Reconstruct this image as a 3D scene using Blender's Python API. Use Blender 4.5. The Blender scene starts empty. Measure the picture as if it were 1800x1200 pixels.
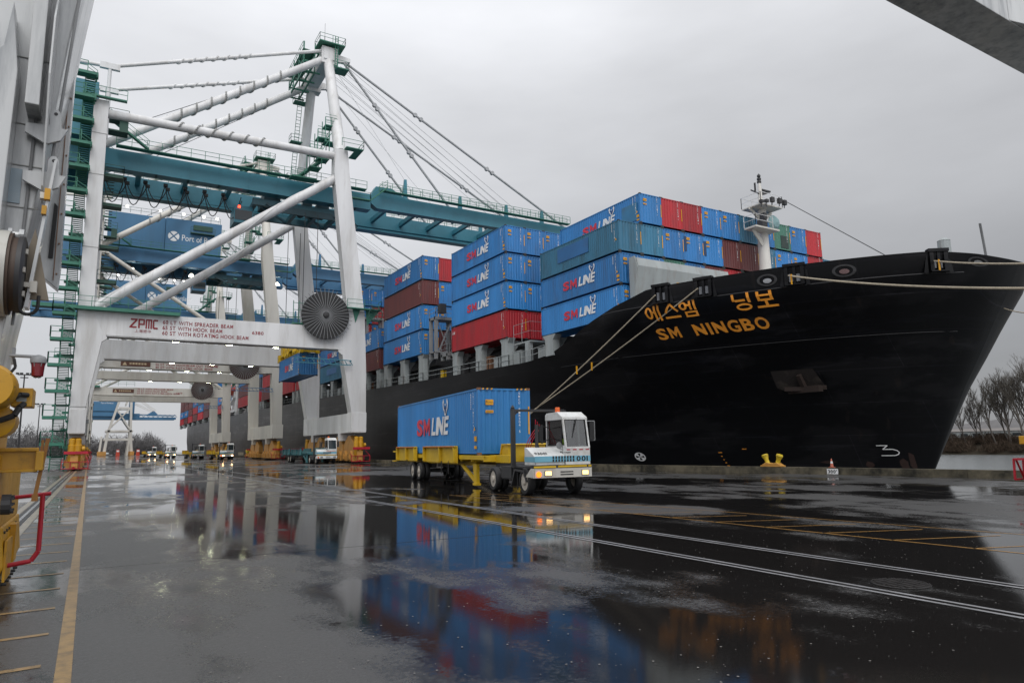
import bpy, math, random
from mathutils import Vector, Matrix
from mathutils.bvhtree import BVHTree
random.seed(7)
C = bpy.context.scene.collection
SC = bpy.context.scene
PI = math.pi
R = math.radians

# ------------------------------------------------------------------ camera
cam_d = bpy.data.cameras.new('camera'); cam = bpy.data.objects.new('camera', cam_d); C.objects.link(cam)
SC.camera = cam
cam_d.sensor_width = 36; cam_d.lens = 1219/1800*36
cam_d.clip_start = .1; cam_d.clip_end = 8000
CAM_H = 1.95
d1 = Vector((165-900, 794-600, 1219)).normalized()         # where the quay runs to, in camera axes
d2 = Vector((2961-900, 750-600, 1219)); d2 = (d2 - d1*d1.dot(d2)).normalized()
d3 = d2.cross(d1)
# rows: camera right, down, forward in world axes
right = Vector((d2.x, d1.x, d3.x)); down = Vector((d2.y, d1.y, d3.y)); fwd = Vector((d2.z, d1.z, d3.z))
mw = Matrix(((right.x, -down.x, -fwd.x, 0), (right.y, -down.y, -fwd.y, 0), (right.z, -down.z, -fwd.z, CAM_H), (0, 0, 0, 1)))
cam.matrix_world = mw

# ------------------------------------------------------------------ world, sun, exposure
W = bpy.data.worlds.new('World'); SC.world = W; W.use_nodes = True
nt = W.node_tree; N = nt.nodes; L = nt.links
N.clear()
SUN_EL, SUN_AZ = R(48), R(205)
def wmath(op, a, b=None, clamp=False):
    n = N.new('ShaderNodeMath'); n.operation = op; n.use_clamp = clamp
    for i, x in enumerate((a, b)):
        if x is None: continue
        if isinstance(x, (int, float)): n.inputs[i].default_value = x
        else: L.new(x, n.inputs[i])
    return n.outputs[0]
tc = N.new('ShaderNodeTexCoord'); sp = N.new('ShaderNodeSeparateXYZ'); L.new(tc.outputs['Generated'], sp.inputs[0])
sky = N.new('ShaderNodeTexSky'); sky.sky_type = 'NISHITA'; sky.sun_disc = False
sky.sun_elevation = SUN_EL; sky.sun_rotation = SUN_AZ
zc = wmath('MAXIMUM', sp.outputs[2], 0.0)
# overcast deck: brighter overhead, a darker bank low over the river
zen = wmath('POWER', zc, 1.9)
up = wmath('ADD', wmath('MULTIPLY', zen, 8.5), 6.5)
back = wmath('MULTIPLY', wmath('MAXIMUM', wmath('MULTIPLY', sp.outputs[1], -1.0), 0.0), 5.0)
lowright = wmath('MULTIPLY', wmath('MULTIPLY', wmath('SUBTRACT', sp.outputs[0], .38, True), wmath('SUBTRACT', 1.0, wmath('MULTIPLY', zc, 1.0), True)), 6.4)
tot = wmath('SUBTRACT', wmath('ADD', up, back), lowright)
mp = N.new('ShaderNodeMapping'); mp.inputs['Scale'].default_value = (1, 1, 3.2); L.new(tc.outputs['Generated'], mp.inputs[0])
nz = N.new('ShaderNodeTexNoise'); nz.inputs['Scale'].default_value = 2.2; nz.inputs['Detail'].default_value = 5; nz.inputs['Roughness'].default_value = .5
L.new(mp.outputs[0], nz.inputs['Vector'])
cl = wmath('ADD', wmath('MULTIPLY', nz.outputs[0], .60), .71)
tot = wmath('MULTIPLY', tot, cl)
grey = N.new('ShaderNodeMix'); grey.data_type = 'RGBA'; grey.blend_type = 'MULTIPLY'; grey.inputs[0].default_value = 1
grey.inputs[6].default_value = (.975, .99, 1.03, 1); L.new(tot, grey.inputs[7])
mx = N.new('ShaderNodeMix'); mx.data_type = 'RGBA'; mx.inputs[0].default_value = .96
L.new(sky.outputs[0], mx.inputs[6]); L.new(grey.outputs[2], mx.inputs[7])
bg = N.new('ShaderNodeBackground'); bg.inputs[1].default_value = .1; L.new(mx.outputs[2], bg.inputs[0])
wo = N.new('ShaderNodeOutputWorld'); L.new(bg.outputs[0], wo.inputs[0])
sd = bpy.data.lights.new('sun', 'SUN'); sd.energy = 1.1; sd.angle = R(30); sd.color = (1, .97, .93)
so = bpy.data.objects.new('sun', sd); C.objects.link(so)
sdir = Vector((math.sin(SUN_AZ)*math.cos(SUN_EL), math.cos(SUN_AZ)*math.cos(SUN_EL), math.sin(SUN_EL)))
so.rotation_euler = sdir.to_track_quat('Z', 'Y').to_euler(); so.location = (0, -20, 120)
vs = SC.view_settings; vs.view_transform = 'Standard'; vs.look = 'None'; vs.exposure = -.05; vs.gamma = 1; vs.use_curve_mapping = False
SC.cycles.max_bounces = 6; SC.cycles.caustics_reflective = False; SC.cycles.caustics_refractive = False
SC.cycles.sample_clamp_indirect = 6

# ------------------------------------------------------------------ mesh builder
class M:
    def __init__(s): s.v = []; s.f = []; s.k = []; s.mi = 0
    def add(s, vs, fs):
        o = len(s.v); s.v += [tuple(p) for p in vs]
        for f in fs: s.f.append(tuple(i+o for i in f)); s.k.append(s.mi)
        return s
    def mat(s, i): s.mi = i; return s
    def box(s, x0, x1, y0, y1, z0, z1):
        return s.add([(x0,y0,z0),(x1,y0,z0),(x1,y1,z0),(x0,y1,z0),(x0,y0,z1),(x1,y0,z1),(x1,y1,z1),(x0,y1,z1)],
                     [(0,3,2,1),(4,5,6,7),(0,1,5,4),(1,2,6,5),(2,3,7,6),(3,0,4,7)])
    def cbox(s, c, d, rot=None):
        vs = []
        for z in (-.5,.5):
            for x, y in ((-.5,-.5),(.5,-.5),(.5,.5),(-.5,.5)):
                p = Vector((x*d[0], y*d[1], z*d[2]))
                if rot is not None: p = rot @ p
                vs.append(p+Vector(c))
        return s.add(vs, [(0,3,2,1),(4,5,6,7),(0,1,5,4),(1,2,6,5),(2,3,7,6),(3,0,4,7)])
    def beam(s, p, q, w, h, up=(0,0,1)):
        p = Vector(p); q = Vector(q); d = (q-p)
        if d.length < 1e-6: return s
        d.normalize(); u = Vector(up)
        if abs(d.dot(u)) > .99: u = Vector((0,1,0))
        a = d.cross(u).normalized(); b = a.cross(d).normalized()
        vs = []
        for c in (p, q):
            for i, j in ((-1,-1),(1,-1),(1,1),(-1,1)): vs.append(c + a*(i*w/2) + b*(j*h/2))
        return s.add(vs, [(0,3,2,1),(4,5,6,7),(0,1,5,4),(1,2,6,5),(2,3,7,6),(3,0,4,7)])
    def tube(s, p, q, r, r2=None, n=8, cap=True):
        p = Vector(p); q = Vector(q); r2 = r if r2 is None else r2
        d = (q-p).normalized(); u = Vector((0,0,1)) if abs(d.z) < .95 else Vector((1,0,0))
        a = d.cross(u).normalized(); b = a.cross(d)
        vs = []
        for c, rr in ((p, r), (q, r2)):
            for i in range(n):
                t = 2*PI*i/n; vs.append(c + a*(rr*math.cos(t)) + b*(rr*math.sin(t)))
        fs = [(i, (i+1)%n, n+(i+1)%n, n+i) for i in range(n)]
        if cap: fs += [tuple(range(n-1,-1,-1)), tuple(range(n,2*n))]
        return s.add(vs, fs)
    def path(s, pts, r, n=5):
        for a, b in zip(pts[:-1], pts[1:]): s.tube(a, b, r, n=n)
        return s
    def prism(s, poly, ax, a, b):
        # poly: 2-D points; ax='y' -> (x,z) extruded in y, 'x' -> (y,z) in x, 'z' -> (x,y) in z
        n = len(poly)
        def m3(p, t):
            return {'y': (p[0], t, p[1]), 'x': (t, p[0], p[1]), 'z': (p[0], p[1], t)}[ax]
        vs = [m3(p, a) for p in poly] + [m3(p, b) for p in poly]
        fs = [tuple(range(n)), tuple(range(2*n-1, n-1, -1))] + [(i, n+i, n+(i+1)%n, (i+1)%n) for i in range(n)]
        return s.add(vs, fs)
    def lathe(s, prof, n=16, c=(0,0,0), axis='z', cap=True):
        vs = []; fs = []; m = len(prof)
        for r, h in prof:
            for i in range(n):
                t = 2*PI*i/n; x, y = r*math.cos(t), r*math.sin(t)
                p = {'z': (x,y,h), 'y': (x,h,y), 'x': (h,x,y)}[axis]
                vs.append((p[0]+c[0], p[1]+c[1], p[2]+c[2]))
        for j in range(m-1):
            for i in range(n): fs.append((j*n+i, j*n+(i+1)%n, (j+1)*n+(i+1)%n, (j+1)*n+i))
        if cap: fs.append(tuple(range(n-1,-1,-1))); fs.append(tuple(range((m-1)*n, m*n)))
        return s.add(vs, fs)
    def strake(s, p, q, r, pitch, sr=.06, t0=0., t1=1., start=0):
        p = Vector(p); q = Vector(q); d = (q-p); ln = d.length; d.normalize()
        u = Vector((0,0,1)) if abs(d.z) < .95 else Vector((1,0,0))
        a = d.cross(u).normalized(); b = a.cross(d)
        n = max(4, int(ln*(t1-t0)/pitch*14)); pts = []
        for i in range(n+1):
            t = t0+(t1-t0)*i/n; an = start+2*PI*t*ln/pitch
            pts.append(p + d*(ln*t) + a*(r*math.cos(an)) + b*(r*math.sin(an)))
        return s.path(pts, sr, 4)
    def text(s, body, w, h, mtx, shear=0., bold=0., th=.0):
        vs, fs = text_geo(body, bold)
        x0 = min(v[0] for v in vs); x1 = max(v[0] for v in vs); y0 = min(v[1] for v in vs); y1 = max(v[1] for v in vs)
        sx = w/(x1-x0); sy = (h/(y1-y0)) if h else sx
        return s.add([mtx @ Vector(((v[0]-x0)*sx + shear*(v[1]-y0)*sy, (v[1]-y0)*sy, th)) for v in vs], fs)
    def build(s, name, mats, parent=None, smooth=False, bevel=0):
        me = bpy.data.meshes.new(name); me.from_pydata(s.v, [], s.f)
        if not isinstance(mats, (list, tuple)): mats = [mats]
        for m in mats: me.materials.append(m)
        me.polygons.foreach_set('material_index', s.k)
        if smooth: me.polygons.foreach_set('use_smooth', [True]*len(me.polygons))
        me.update()
        if smooth: me.set_sharp_from_angle(angle=R(40))
        o = bpy.data.objects.new(name, me); C.objects.link(o)
        if parent is not None: o.parent = parent
        if bevel:
            b = o.modifiers.new('bevel', 'BEVEL'); b.width = bevel; b.segments = 2; b.limit_method = 'ANGLE'
        return o

def each(name, ms, mats, parent=None, **kw):
    return [m.build(name, mats, parent, **kw) for m in ms]
_tg = {}
def text_geo(body, bold=0.):
    k = (body, bold)
    if k in _tg: return _tg[k]
    if body == 'M':
        w_ = .21
        vs = [(0,0,0),(w_,0,0),(w_,1,0),(0,1,0),(1-w_,0,0),(1,0,0),(1,1,0),(1-w_,1,0),(w_,.56,0),(.5,.10,0),(.5,.56,0),(1-w_,.56,0)]
        _tg[k] = (vs, [(0,1,2,3),(4,5,6,7),(8,9,10,2),(10,9,11,7)]); return _tg[k]
    if body == 'N':
        w_ = .22
        vs = [(0,0,0),(w_,0,0),(w_,1,0),(0,1,0),(1-w_,0,0),(1,0,0),(1,1,0),(1-w_,1,0),(w_,.52,0),(1-w_,.0,0),(1-w_,.48,0)]
        _tg[k] = (vs, [(0,1,2,3),(4,5,6,7),(8,9,10,2)]); return _tg[k]
    if len(body) > 1 and bold > 0:
        hv_ = max(v[1] for v in text_geo('H', 0)[0]); vs = []; fs = []; x = 0.
        for ch in body:
            if ch == ' ': x += .38; continue
            gv, gf = text_geo(ch, 0 if ch in 'WVK' else bold); a = min(v[0] for v in gv); w_ = max(v[0] for v in gv)-a; kx = ky = 1.
            if ch in 'MN': kx = .60 if ch == 'M' else .50; ky = hv_; w_ = kx
            o = len(vs); vs += [((v[0]-a)*kx+x, v[1]*ky, 0) for v in gv]; fs += [tuple(i+o for i in f) for f in gf]; x += w_+.10
        _tg[k] = (vs, fs); return _tg[k]
    cu = bpy.data.curves.new('t', 'FONT'); cu.body = body; cu.size = 1; cu.offset = bold; cu.resolution_u = 3
    ob = bpy.data.objects.new('t', cu); C.objects.link(ob)
    dg = bpy.context.evaluated_depsgraph_get(); me = bpy.data.meshes.new_from_object(ob.evaluated_get(dg))
    vs = [tuple(v.co) for v in me.vertices]; fs = [tuple(p.vertices) for p in me.polygons]
    bpy.data.objects.remove(ob); bpy.data.curves.remove(cu); bpy.data.meshes.remove(me)
    _tg[k] = (vs, fs); return _tg[k]

def frame(o, ex, ey):
    """matrix whose x axis runs along ex and y along ey, from o"""
    ex = Vector(ex).normalized(); ey = Vector(ey).normalized(); ez = ex.cross(ey)
    return Matrix(((ex.x, ey.x, ez.x, o[0]), (ex.y, ey.y, ez.y, o[1]), (ex.z, ey.z, ez.z, o[2]), (0,0,0,1)))

def tag(o, label=None, cat=None, group=None, kind=None):
    if label: o['label'] = label
    if cat: o['category'] = cat
    if group: o['group'] = group
    if kind: o['kind'] = kind
    return o
def thing(name, label, cat, loc=(0,0,0), rz=0, group=None):
    o = bpy.data.objects.new(name, None); C.objects.link(o); o.location = loc; o.rotation_euler = (0,0,rz)
    o.empty_display_size = .3
    return tag(o, label, cat, group)
def copy_tree(o, parent=None):
    c = o.copy(); C.objects.link(c)
    if parent is not None: c.parent = parent
    for ch in list(o.children): copy_tree(ch, c)
    return c

# ------------------------------------------------------------------ materials
def nodes(name):
    m = bpy.data.materials.new(name); m.use_nodes = True
    t = m.node_tree; b = t.nodes['Principled BSDF']
    return m, t, t.nodes, t.links, b
def paint(name, col, rough=.45, dirt=.25, dirtcol=(.12,.10,.08), scale=1.2, streak=False, spec=.5, metal=0, bump=0., vary=0., lo=.52):
    m, t, N, L, b = nodes(name)
    b.inputs['Roughness'].default_value = rough; b.inputs['Specular IOR Level'].default_value = spec; b.inputs['Metallic'].default_value = metal
    co = N.new('ShaderNodeTexCoord'); mp = N.new('ShaderNodeMapping'); L.new(co.outputs['Object'], mp.inputs[0])
    oi = N.new('ShaderNodeObjectInfo')
    ad = N.new('ShaderNodeVectorMath'); ad.operation = 'ADD'
    mu = N.new('ShaderNodeMath'); mu.operation = 'MULTIPLY'; mu.inputs[1].default_value = 57.; L.new(oi.outputs['Random'], mu.inputs[0])
    L.new(mp.outputs[0], ad.inputs[0]); L.new(mu.outputs[0], ad.inputs[1])
    if streak: mp.inputs['Scale'].default_value = (1.6, 1.6, .22)
    n1 = N.new('ShaderNodeTexNoise'); n1.inputs['Scale'].default_value = scale; n1.inputs['Detail'].default_value = 6; n1.inputs['Roughness'].default_value = .65
    L.new(ad.outputs[0], n1.inputs['Vector'])
    cr = N.new('ShaderNodeValToRGB'); cr.color_ramp.elements[0].position = lo; cr.color_ramp.elements[1].position = lo+.28
    cr.color_ramp.elements[0].color = (0,0,0,1); cr.color_ramp.elements[1].color = (dirt,)*3+(1,)
    L.new(n1.outputs[0], cr.inputs[0])
    mx = N.new('ShaderNodeMix'); mx.data_type = 'RGBA'; L.new(cr.outputs[0], mx.inputs[0])
    n2 = N.new('ShaderNodeTexNoise'); n2.inputs['Scale'].default_value = scale*.4; n2.inputs['Detail'].default_value = 3; L.new(ad.outputs[0], n2.inputs['Vector'])
    hs = N.new('ShaderNodeHueSaturation'); hs.inputs['Color'].default_value = (*col, 1)
    mr = N.new('ShaderNodeMapRange'); mr.inputs[1].default_value = .3; mr.inputs[2].default_value = .7; mr.inputs[3].default_value = .86; mr.inputs[4].default_value = 1.12
    L.new(n2.outputs[0], mr.inputs[0])
    if vary:
        v2 = N.new('ShaderNodeMapRange'); v2.inputs[3].default_value = 1-vary; v2.inputs[4].default_value = 1+vary; L.new(oi.outputs['Random'], v2.inputs[0])
        v3 = N.new('ShaderNodeMath'); v3.operation = 'MULTIPLY'; L.new(mr.outputs[0], v3.inputs[0]); L.new(v2.outputs[0], v3.inputs[1]); L.new(v3.outputs[0], hs.inputs['Value'])
    else: L.new(mr.outputs[0], hs.inputs['Value'])
    L.new(hs.outputs[0], mx.inputs[6]); mx.inputs[7].default_value = (*dirtcol, 1)
    L.new(mx.outputs[2], b.inputs['Base Color'])
    r2 = N.new('ShaderNodeMapRange'); r2.inputs[3].default_value = max(.03, rough-.1); r2.inputs[4].default_value = rough+.18; L.new(n1.outputs[0], r2.inputs[0]); L.new(r2.outputs[0], b.inputs['Roughness'])
    if bump:
        bp = N.new('ShaderNodeBump'); bp.inputs['Strength'].default_value = bump; bp.inputs['Distance'].default_value = .02; L.new(n1.outputs[0], bp.inputs['Height']); L.new(bp.outputs[0], b.inputs['Normal'])
    return m
def emit(name, col, st):
    m, t, N, L, b = nodes(name)
    b.inputs['Base Color'].default_value = (*col,1); b.inputs['Emission Color'].default_value = (*col,1); b.inputs['Emission Strength'].default_value = st
    return m
RUST = (.16,.06,.025)
white = paint('white_crane_paint', (.66,.66,.66), .42, .5, (.34,.31,.27), .6, True, lo=.47)
cream = paint('old_white_paint', (.56,.54,.49), .5, .4, (.28,.20,.13), .5, True)
teal = paint('teal_paint', (.038,.185,.245), .42, .3, (.03,.06,.07), .5)
blue_c = paint('crane_blue_paint', (.05,.16,.29), .45, .3, (.05,.09,.13), .4, True)
green = paint('green_paint', (.035,.17,.115), .5, .35, (.03,.06,.05), 1.5)
dkgreen = paint('dark_green_paint', (.02,.07,.05), .55, .3, (.02,.03,.03), 1.5)
grey = paint('grey_steel', (.22,.225,.23), .45, .3, (.1,.09,.08), 1.)
ltgrey = paint('light_grey_paint', (.33,.36,.36), .5, .5, (.20,.12,.07), 1.2, True)
dark = paint('dark_steel', (.03,.03,.032), .5, .3, (.05,.04,.03), 2)
blk = paint('black_rubber', (.014,.014,.015), .6, .4, (.05,.045,.04), 3)
yellow = paint('yellow_paint', (.53,.27,.012), .42, .4, (.20,.10,.03), 1.2)
yellow2 = paint('bright_yellow_paint', (.62,.40,.012), .45, .45, (.2,.09,.02), 2.)
ochre = paint('ochre_paint', (.50,.25,.06), .5, .5, (.16,.07,.03), 1.5)
red = paint('red_paint', (.42,.012,.03), .4, .3, (.12,.03,.02), 2)
redl = paint('red_lettering', (.24,.008,.016), .5, .2)
whitel = paint('white_lettering', (.78,.78,.78), .5, .15)
orangel = paint('orange_lettering', (.88,.33,.03), .5, .3, (.68,.50,.30), 2.2, True)
yel_lab = paint('yellow_label', (.75,.36,.01), .5, .25, (.1,.05,.01), 6)
navy = paint('navy_lettering', (.012,.05,.17), .5, .1)
rusty = paint('rusty_steel', (.20,.10,.055), .75, .8, (.09,.04,.02), 2, bump=.4)
concrete = paint('weathered_concrete', (.15,.13,.09), .7, .95, (.016,.016,.013), .9, bump=.5, spec=.25, lo=.36)
rope_m = paint('rope', (.42,.36,.27), .8, .3, (.2,.16,.1), 8)
skin = paint('skin', (.45,.25,.17), .5, .1); hivis = paint('hi_vis_cloth', (.45,.70,.03), .7, .1); navyc = paint('dark_trousers', (.02,.025,.05), .8, .1)
orange_b = paint('orange_plastic', (.75,.13,.02), .4, .2)
lifeb = paint('lifeboat_orange', (.45,.06,.03), .45, .3, (.2,.05,.03), 1)
cyan_s = paint('light_blue_stripe', (.16,.40,.52), .4, .2)
truckwhite = paint('truck_white_paint', (.68,.69,.68), .35, .55, (.30,.26,.20), 2.4, lo=.47)
lampw = emit('lamp_warm_white', (1,.93,.75), 14); lampy = emit('lamp_yellow', (1,.62,.22), 22); lampr = emit('lamp_red', (1,.05,.02), 6)
headl = emit('headlight_glow', (1,.55,.20), 3); headf = emit('headlight_far_glow', (1,.62,.28), 22); indic = emit('indicator_glow', (1,.2,.01), 2); tubelamp = emit('yellow_green_lamp', (.95,1,.62), 75)
# glass
glass, t_, N_, L_, b_ = nodes('cab_glass')
tb_ = N_.new('ShaderNodeBsdfTransparent'); tb_.inputs[0].default_value = (.72,.78,.77,1); gb_ = N_.new('ShaderNodeBsdfGlossy'); gb_.inputs['Roughness'].default_value = .03; fr_ = N_.new('ShaderNodeFresnel'); fr_.inputs[0].default_value = 2.2; ms_ = N_.new('ShaderNodeMixShader')
L_.new(fr_.outputs[0], ms_.inputs[0]); L_.new(tb_.outputs[0], ms_.inputs[1]); L_.new(gb_.outputs[0], ms_.inputs[2]); N_.remove(b_); L_.new(ms_.outputs[0], N_['Material Output'].inputs[0])
lens_red, t_, N_, L_, b_ = nodes('red_lens'); b_.inputs['Base Color'].default_value = (.16,.006,.012,1); b_.inputs['Roughness'].default_value = .15

def cont_paint(name, col, dirt=.5, dirtcol=(.055,.05,.055)):
    return paint(name, col, .42, dirt, dirtcol, 1.1, True, vary=.17, lo=.48)
cpm = {'blue': cont_paint('container_blue', (.023,.18,.46)),
       'dark blue': cont_paint('container_faded_teal_blue', (.03,.155,.26), .75, (.02,.05,.06)),
       'red': cont_paint('container_red', (.40,.012,.02)),
       'maroon': cont_paint('container_maroon', (.125,.026,.024)),
       'green': cont_paint('container_green', (.055,.19,.135)),
       'grey': cont_paint('container_grey', (.06,.075,.10)),
       'bright blue': cont_paint('container_bright_blue', (.028,.205,.51), .15)}

# wet asphalt: puddles mirror, damp patches between them
def wet_asphalt():
    m, t, N, L, b = nodes('wet_asphalt')
    g = N.new('ShaderNodeNewGeometry'); mp = N.new('ShaderNodeMapping'); mp.inputs['Scale'].default_value = (1.0,.55,1); L.new(g.outputs['Position'], mp.inputs[0])
    def noise(sc, det, src=mp.outputs[0], ro=.55):
        n = N.new('ShaderNodeTexNoise'); n.inputs['Scale'].default_value = sc; n.inputs['Detail'].default_value = det; n.inputs['Roughness'].default_value = ro; L.new(src, n.inputs['Vector']); return n.outputs[0]
    def math_(op, a, c=None):
        n = N.new('ShaderNodeMath'); n.operation = op
        for i, x in enumerate((a, c)):
            if x is None: continue
            if isinstance(x, (int,float)): n.inputs[i].default_value = x
            else: L.new(x, n.inputs[i])
        return n.outputs[0]
    fine = noise(48, 5, g.outputs['Position'], .85); spk = noise(16, 5, g.outputs['Position'], .75)
    big = noise(.16, 5); mid = noise(.75, 5)
    s = math_('ADD', math_('ADD', math_('MULTIPLY', big, .58), math_('MULTIPLY', mid, .30)), math_('MULTIPLY', spk, .12))
    mr = N.new('ShaderNodeMapRange'); mr.interpolation_type = 'SMOOTHSTEP'; sy_ = N.new('ShaderNodeSeparateXYZ'); L.new(g.outputs['Position'], sy_.inputs[0])
    ny = N.new('ShaderNodeMapRange'); ny.inputs[1].default_value = 11; ny.inputs[2].default_value = 4; ny.inputs[4].default_value = .07; L.new(sy_.outputs[1], ny.inputs[0])
    nx = N.new('ShaderNodeMapRange'); nx.inputs[1].default_value = 3.5; nx.inputs[2].default_value = -.5; nx.inputs[4].default_value = .06; L.new(sy_.outputs[0], nx.inputs[0])
    nf = N.new('ShaderNodeMapRange'); nf.inputs[1].default_value = 13; nf.inputs[2].default_value = 19; nf.inputs[4].default_value = .05; L.new(sy_.outputs[0], nf.inputs[0])
    nq = N.new('ShaderNodeMapRange'); nq.inputs[1].default_value = 7; nq.inputs[2].default_value = 2; nq.inputs[3].default_value = -.12; L.new(sy_.outputs[0], nq.inputs[0])
    s = math_('ADD', s, math_('ADD', math_('ADD', math_('MULTIPLY', ny.outputs[0], nq.outputs[0]), nx.outputs[0]), nf.outputs[0]))
    mr.inputs[1].default_value = .505; mr.inputs[2].default_value = .585; L.new(s, mr.inputs[0])
    dry = mr.outputs[0]                       # 0 puddle .. 1 damp
    rr = N.new('ShaderNodeMapRange'); rr.inputs[3].default_value = .03; rr.inputs[4].default_value = .28; L.new(dry, rr.inputs[0])
    r2 = math_('ADD', rr.outputs[0], math_('MULTIPLY', math_('MULTIPLY', spk, dry), .22))
    L.new(r2, b.inputs['Roughness'])
    cm = N.new('ShaderNodeMix'); cm.data_type = 'RGBA'; L.new(dry, cm.inputs[0]); cm.inputs[6].default_value = (.012,.011,.0105,1); cm.inputs[7].default_value = (.060,.059,.058,1)
    c2 = N.new('ShaderNodeMix'); c2.data_type = 'RGBA'; c2.blend_type = 'MULTIPLY'; c2.inputs[0].default_value = .8
    cr = N.new('ShaderNodeMapRange'); cr.inputs[1].default_value = .3; cr.inputs[2].default_value = .75; cr.inputs[3].default_value = .2; cr.inputs[4].default_value = 2.3; L.new(fine, cr.inputs[0])
    L.new(cm.outputs[2], c2.inputs[6]); L.new(cr.outputs[0], c2.inputs[7]); L.new(c2.outputs[2], b.inputs['Base Color'])
    b.inputs['IOR'].default_value = 1.36
    bp = N.new('ShaderNodeBump'); bp.inputs['Distance'].default_value = .006
    bs = math_('MULTIPLY', dry, .42); bs2 = math_('ADD', bs, .03); L.new(bs2, bp.inputs['Strength'])
    hh = math_('ADD', math_('MULTIPLY', fine, .5), math_('MULTIPLY', spk, 1.2)); L.new(hh, bp.inputs['Height'])
    L.new(bp.outputs[0], b.inputs['Normal'])
    return m
asphalt = wet_asphalt()
def marking(name, col, worn=.55):
    m, t, N, L, b = nodes(name)
    g = N.new('ShaderNodeNewGeometry'); n = N.new('ShaderNodeTexNoise'); n.inputs['Scale'].default_value = 5; n.inputs['Detail'].default_value = 7; n.inputs['Roughness'].default_value = .75; L.new(g.outputs['Position'], n.inputs['Vector'])
    cr = N.new('ShaderNodeMapRange'); cr.inputs[1].default_value = worn-.1; cr.inputs[2].default_value = worn+.12; L.new(n.outputs[0], cr.inputs[0])
    mx = N.new('ShaderNodeMix'); mx.data_type = 'RGBA'; L.new(cr.outputs[0], mx.inputs[0]); mx.inputs[6].default_value = (*col,1); mx.inputs[7].default_value = (col[0]*.3+.02, col[1]*.3+.02, col[2]*.3+.02, 1)
    L.new(mx.outputs[2], b.inputs['Base Color']); b.inputs['Roughness'].default_value = .3; b.inputs['IOR'].default_value = 1.36
    return m
yline = marking('yellow_road_paint', (.29,.185,.075)); yline2 = marking('thin_yellow_road_paint', (.40,.21,.05), .6); conc_strip = marking('concrete_strip', (.26,.22,.15), .5)
# ================================================================== SETTING
KP = [(-60,43.2),(12,38.0),(25,36.5),(41,33.6),(80,31.2),(500,31.2),(2500,31.2)]
def kerbx(y):
    for (a,b),(c,d) in zip(KP[:-1],KP[1:]):
        if a <= y <= c: return b+(d-b)*(y-a)/(c-a)
    return KP[-1][1]
def structure(o): o['kind'] = 'structure'; return o
m = M(); vs = []; fs = []
for y, x in KP: vs += [(-2500,y,0),(x,y,0)]
for i in range(len(KP)-1): fs.append((2*i,2*i+1,2*i+3,2*i+2))
structure(m.add(vs, fs).build('quay_ground', asphalt))
m = M()
for (y0,x0),(y1,x1) in zip(KP[:-1],KP[1:]):
    n = max(1, int(min(y1-y0,450)/6))
    for i in range(n):
        a = y0+(y1-y0)*i/n; b = y0+(y1-y0)*(i+1)/n-.015; xa = x0+(x1-x0)*i/n; xb = x0+(x1-x0)*(i+1)/n
        w = .55; o = len(m.v)
        m.add([(xa,a,-6),(xa+w,a,-6),(xb+w,b,-6),(xb,b,-6),(xa,a,.40),(xa+w,a,.40),(xb+w,b,.40),(xb,b,.40)],
              [(4,5,6,7),(0,1,5,4),(1,2,6,5),(2,3,7,6),(3,0,4,7)])
structure(m.build('quay_kerb', concrete))
# river
wm, t, N, L, b = nodes('river_water'); b.inputs['Base Color'].default_value = (.13,.14,.14,1); b.inputs['Roughness'].default_value = .22; b.inputs['IOR'].default_value = 1.33
g = N.new('ShaderNodeNewGeometry'); mp = N.new('ShaderNodeMapping'); mp.inputs['Scale'].default_value = (1,.5,1); L.new(g.outputs['Position'], mp.inputs[0])
n = N.new('ShaderNodeTexNoise'); n.inputs['Scale'].default_value = .9; n.inputs['Detail'].default_value = 4; L.new(mp.outputs[0], n.inputs['Vector'])
bp = N.new('ShaderNodeBump'); bp.inputs['Strength'].default_value = .8; bp.inputs['Distance'].default_value = .35; L.new(n.outputs[0], bp.inputs['Height']); L.new(bp.outputs[0], b.inputs['Normal'])
structure(M().add([(20,-300,-4),(3000,-300,-4),(3000,3000,-4),(20,3000,-4)],[(0,1,2,3)]).build('river_water', wm))
# far bank and its low land
soil = paint('winter_soil', (.05,.042,.032), .9, .6, (.03,.032,.02), .15, spec=.05)
woodm = paint('bare_wood', (.085,.075,.065), .9, .3, (.05,.045,.04), 1); twigm = paint('bare_twigs', (.075,.066,.055), .95, .3, (.06,.05,.045), 1)
shrubm = paint('winter_shrub', (.065,.048,.036), .95, .5, (.05,.05,.03), .6, spec=.05)
hazewood = paint('hazed_winter_wood', (.125,.12,.12), 1, .3, (.07,.065,.06), .2)  # paler than the near wood: distance haze put into the colour
m = M(); rows = []
for i in range(60):
    y = -200+i*25; x = 275+.8*math.sin(i*1.3)
    rows.append([(x,y,-4.3),(x+3,y,-3.0),(x+15,y,1.2+random.random()*.5),(x+45,y,2.0+random.random()*.4),(x+1500,y,3)])
vs = [p for r in rows for p in r]; fs = []
for i in range(59):
    for j in range(4): fs.append((i*5+j,i*5+j+1,(i+1)*5+j+1,(i+1)*5+j))
structure(m.add(vs, fs).build('river_bank', soil, smooth=True))

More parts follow.
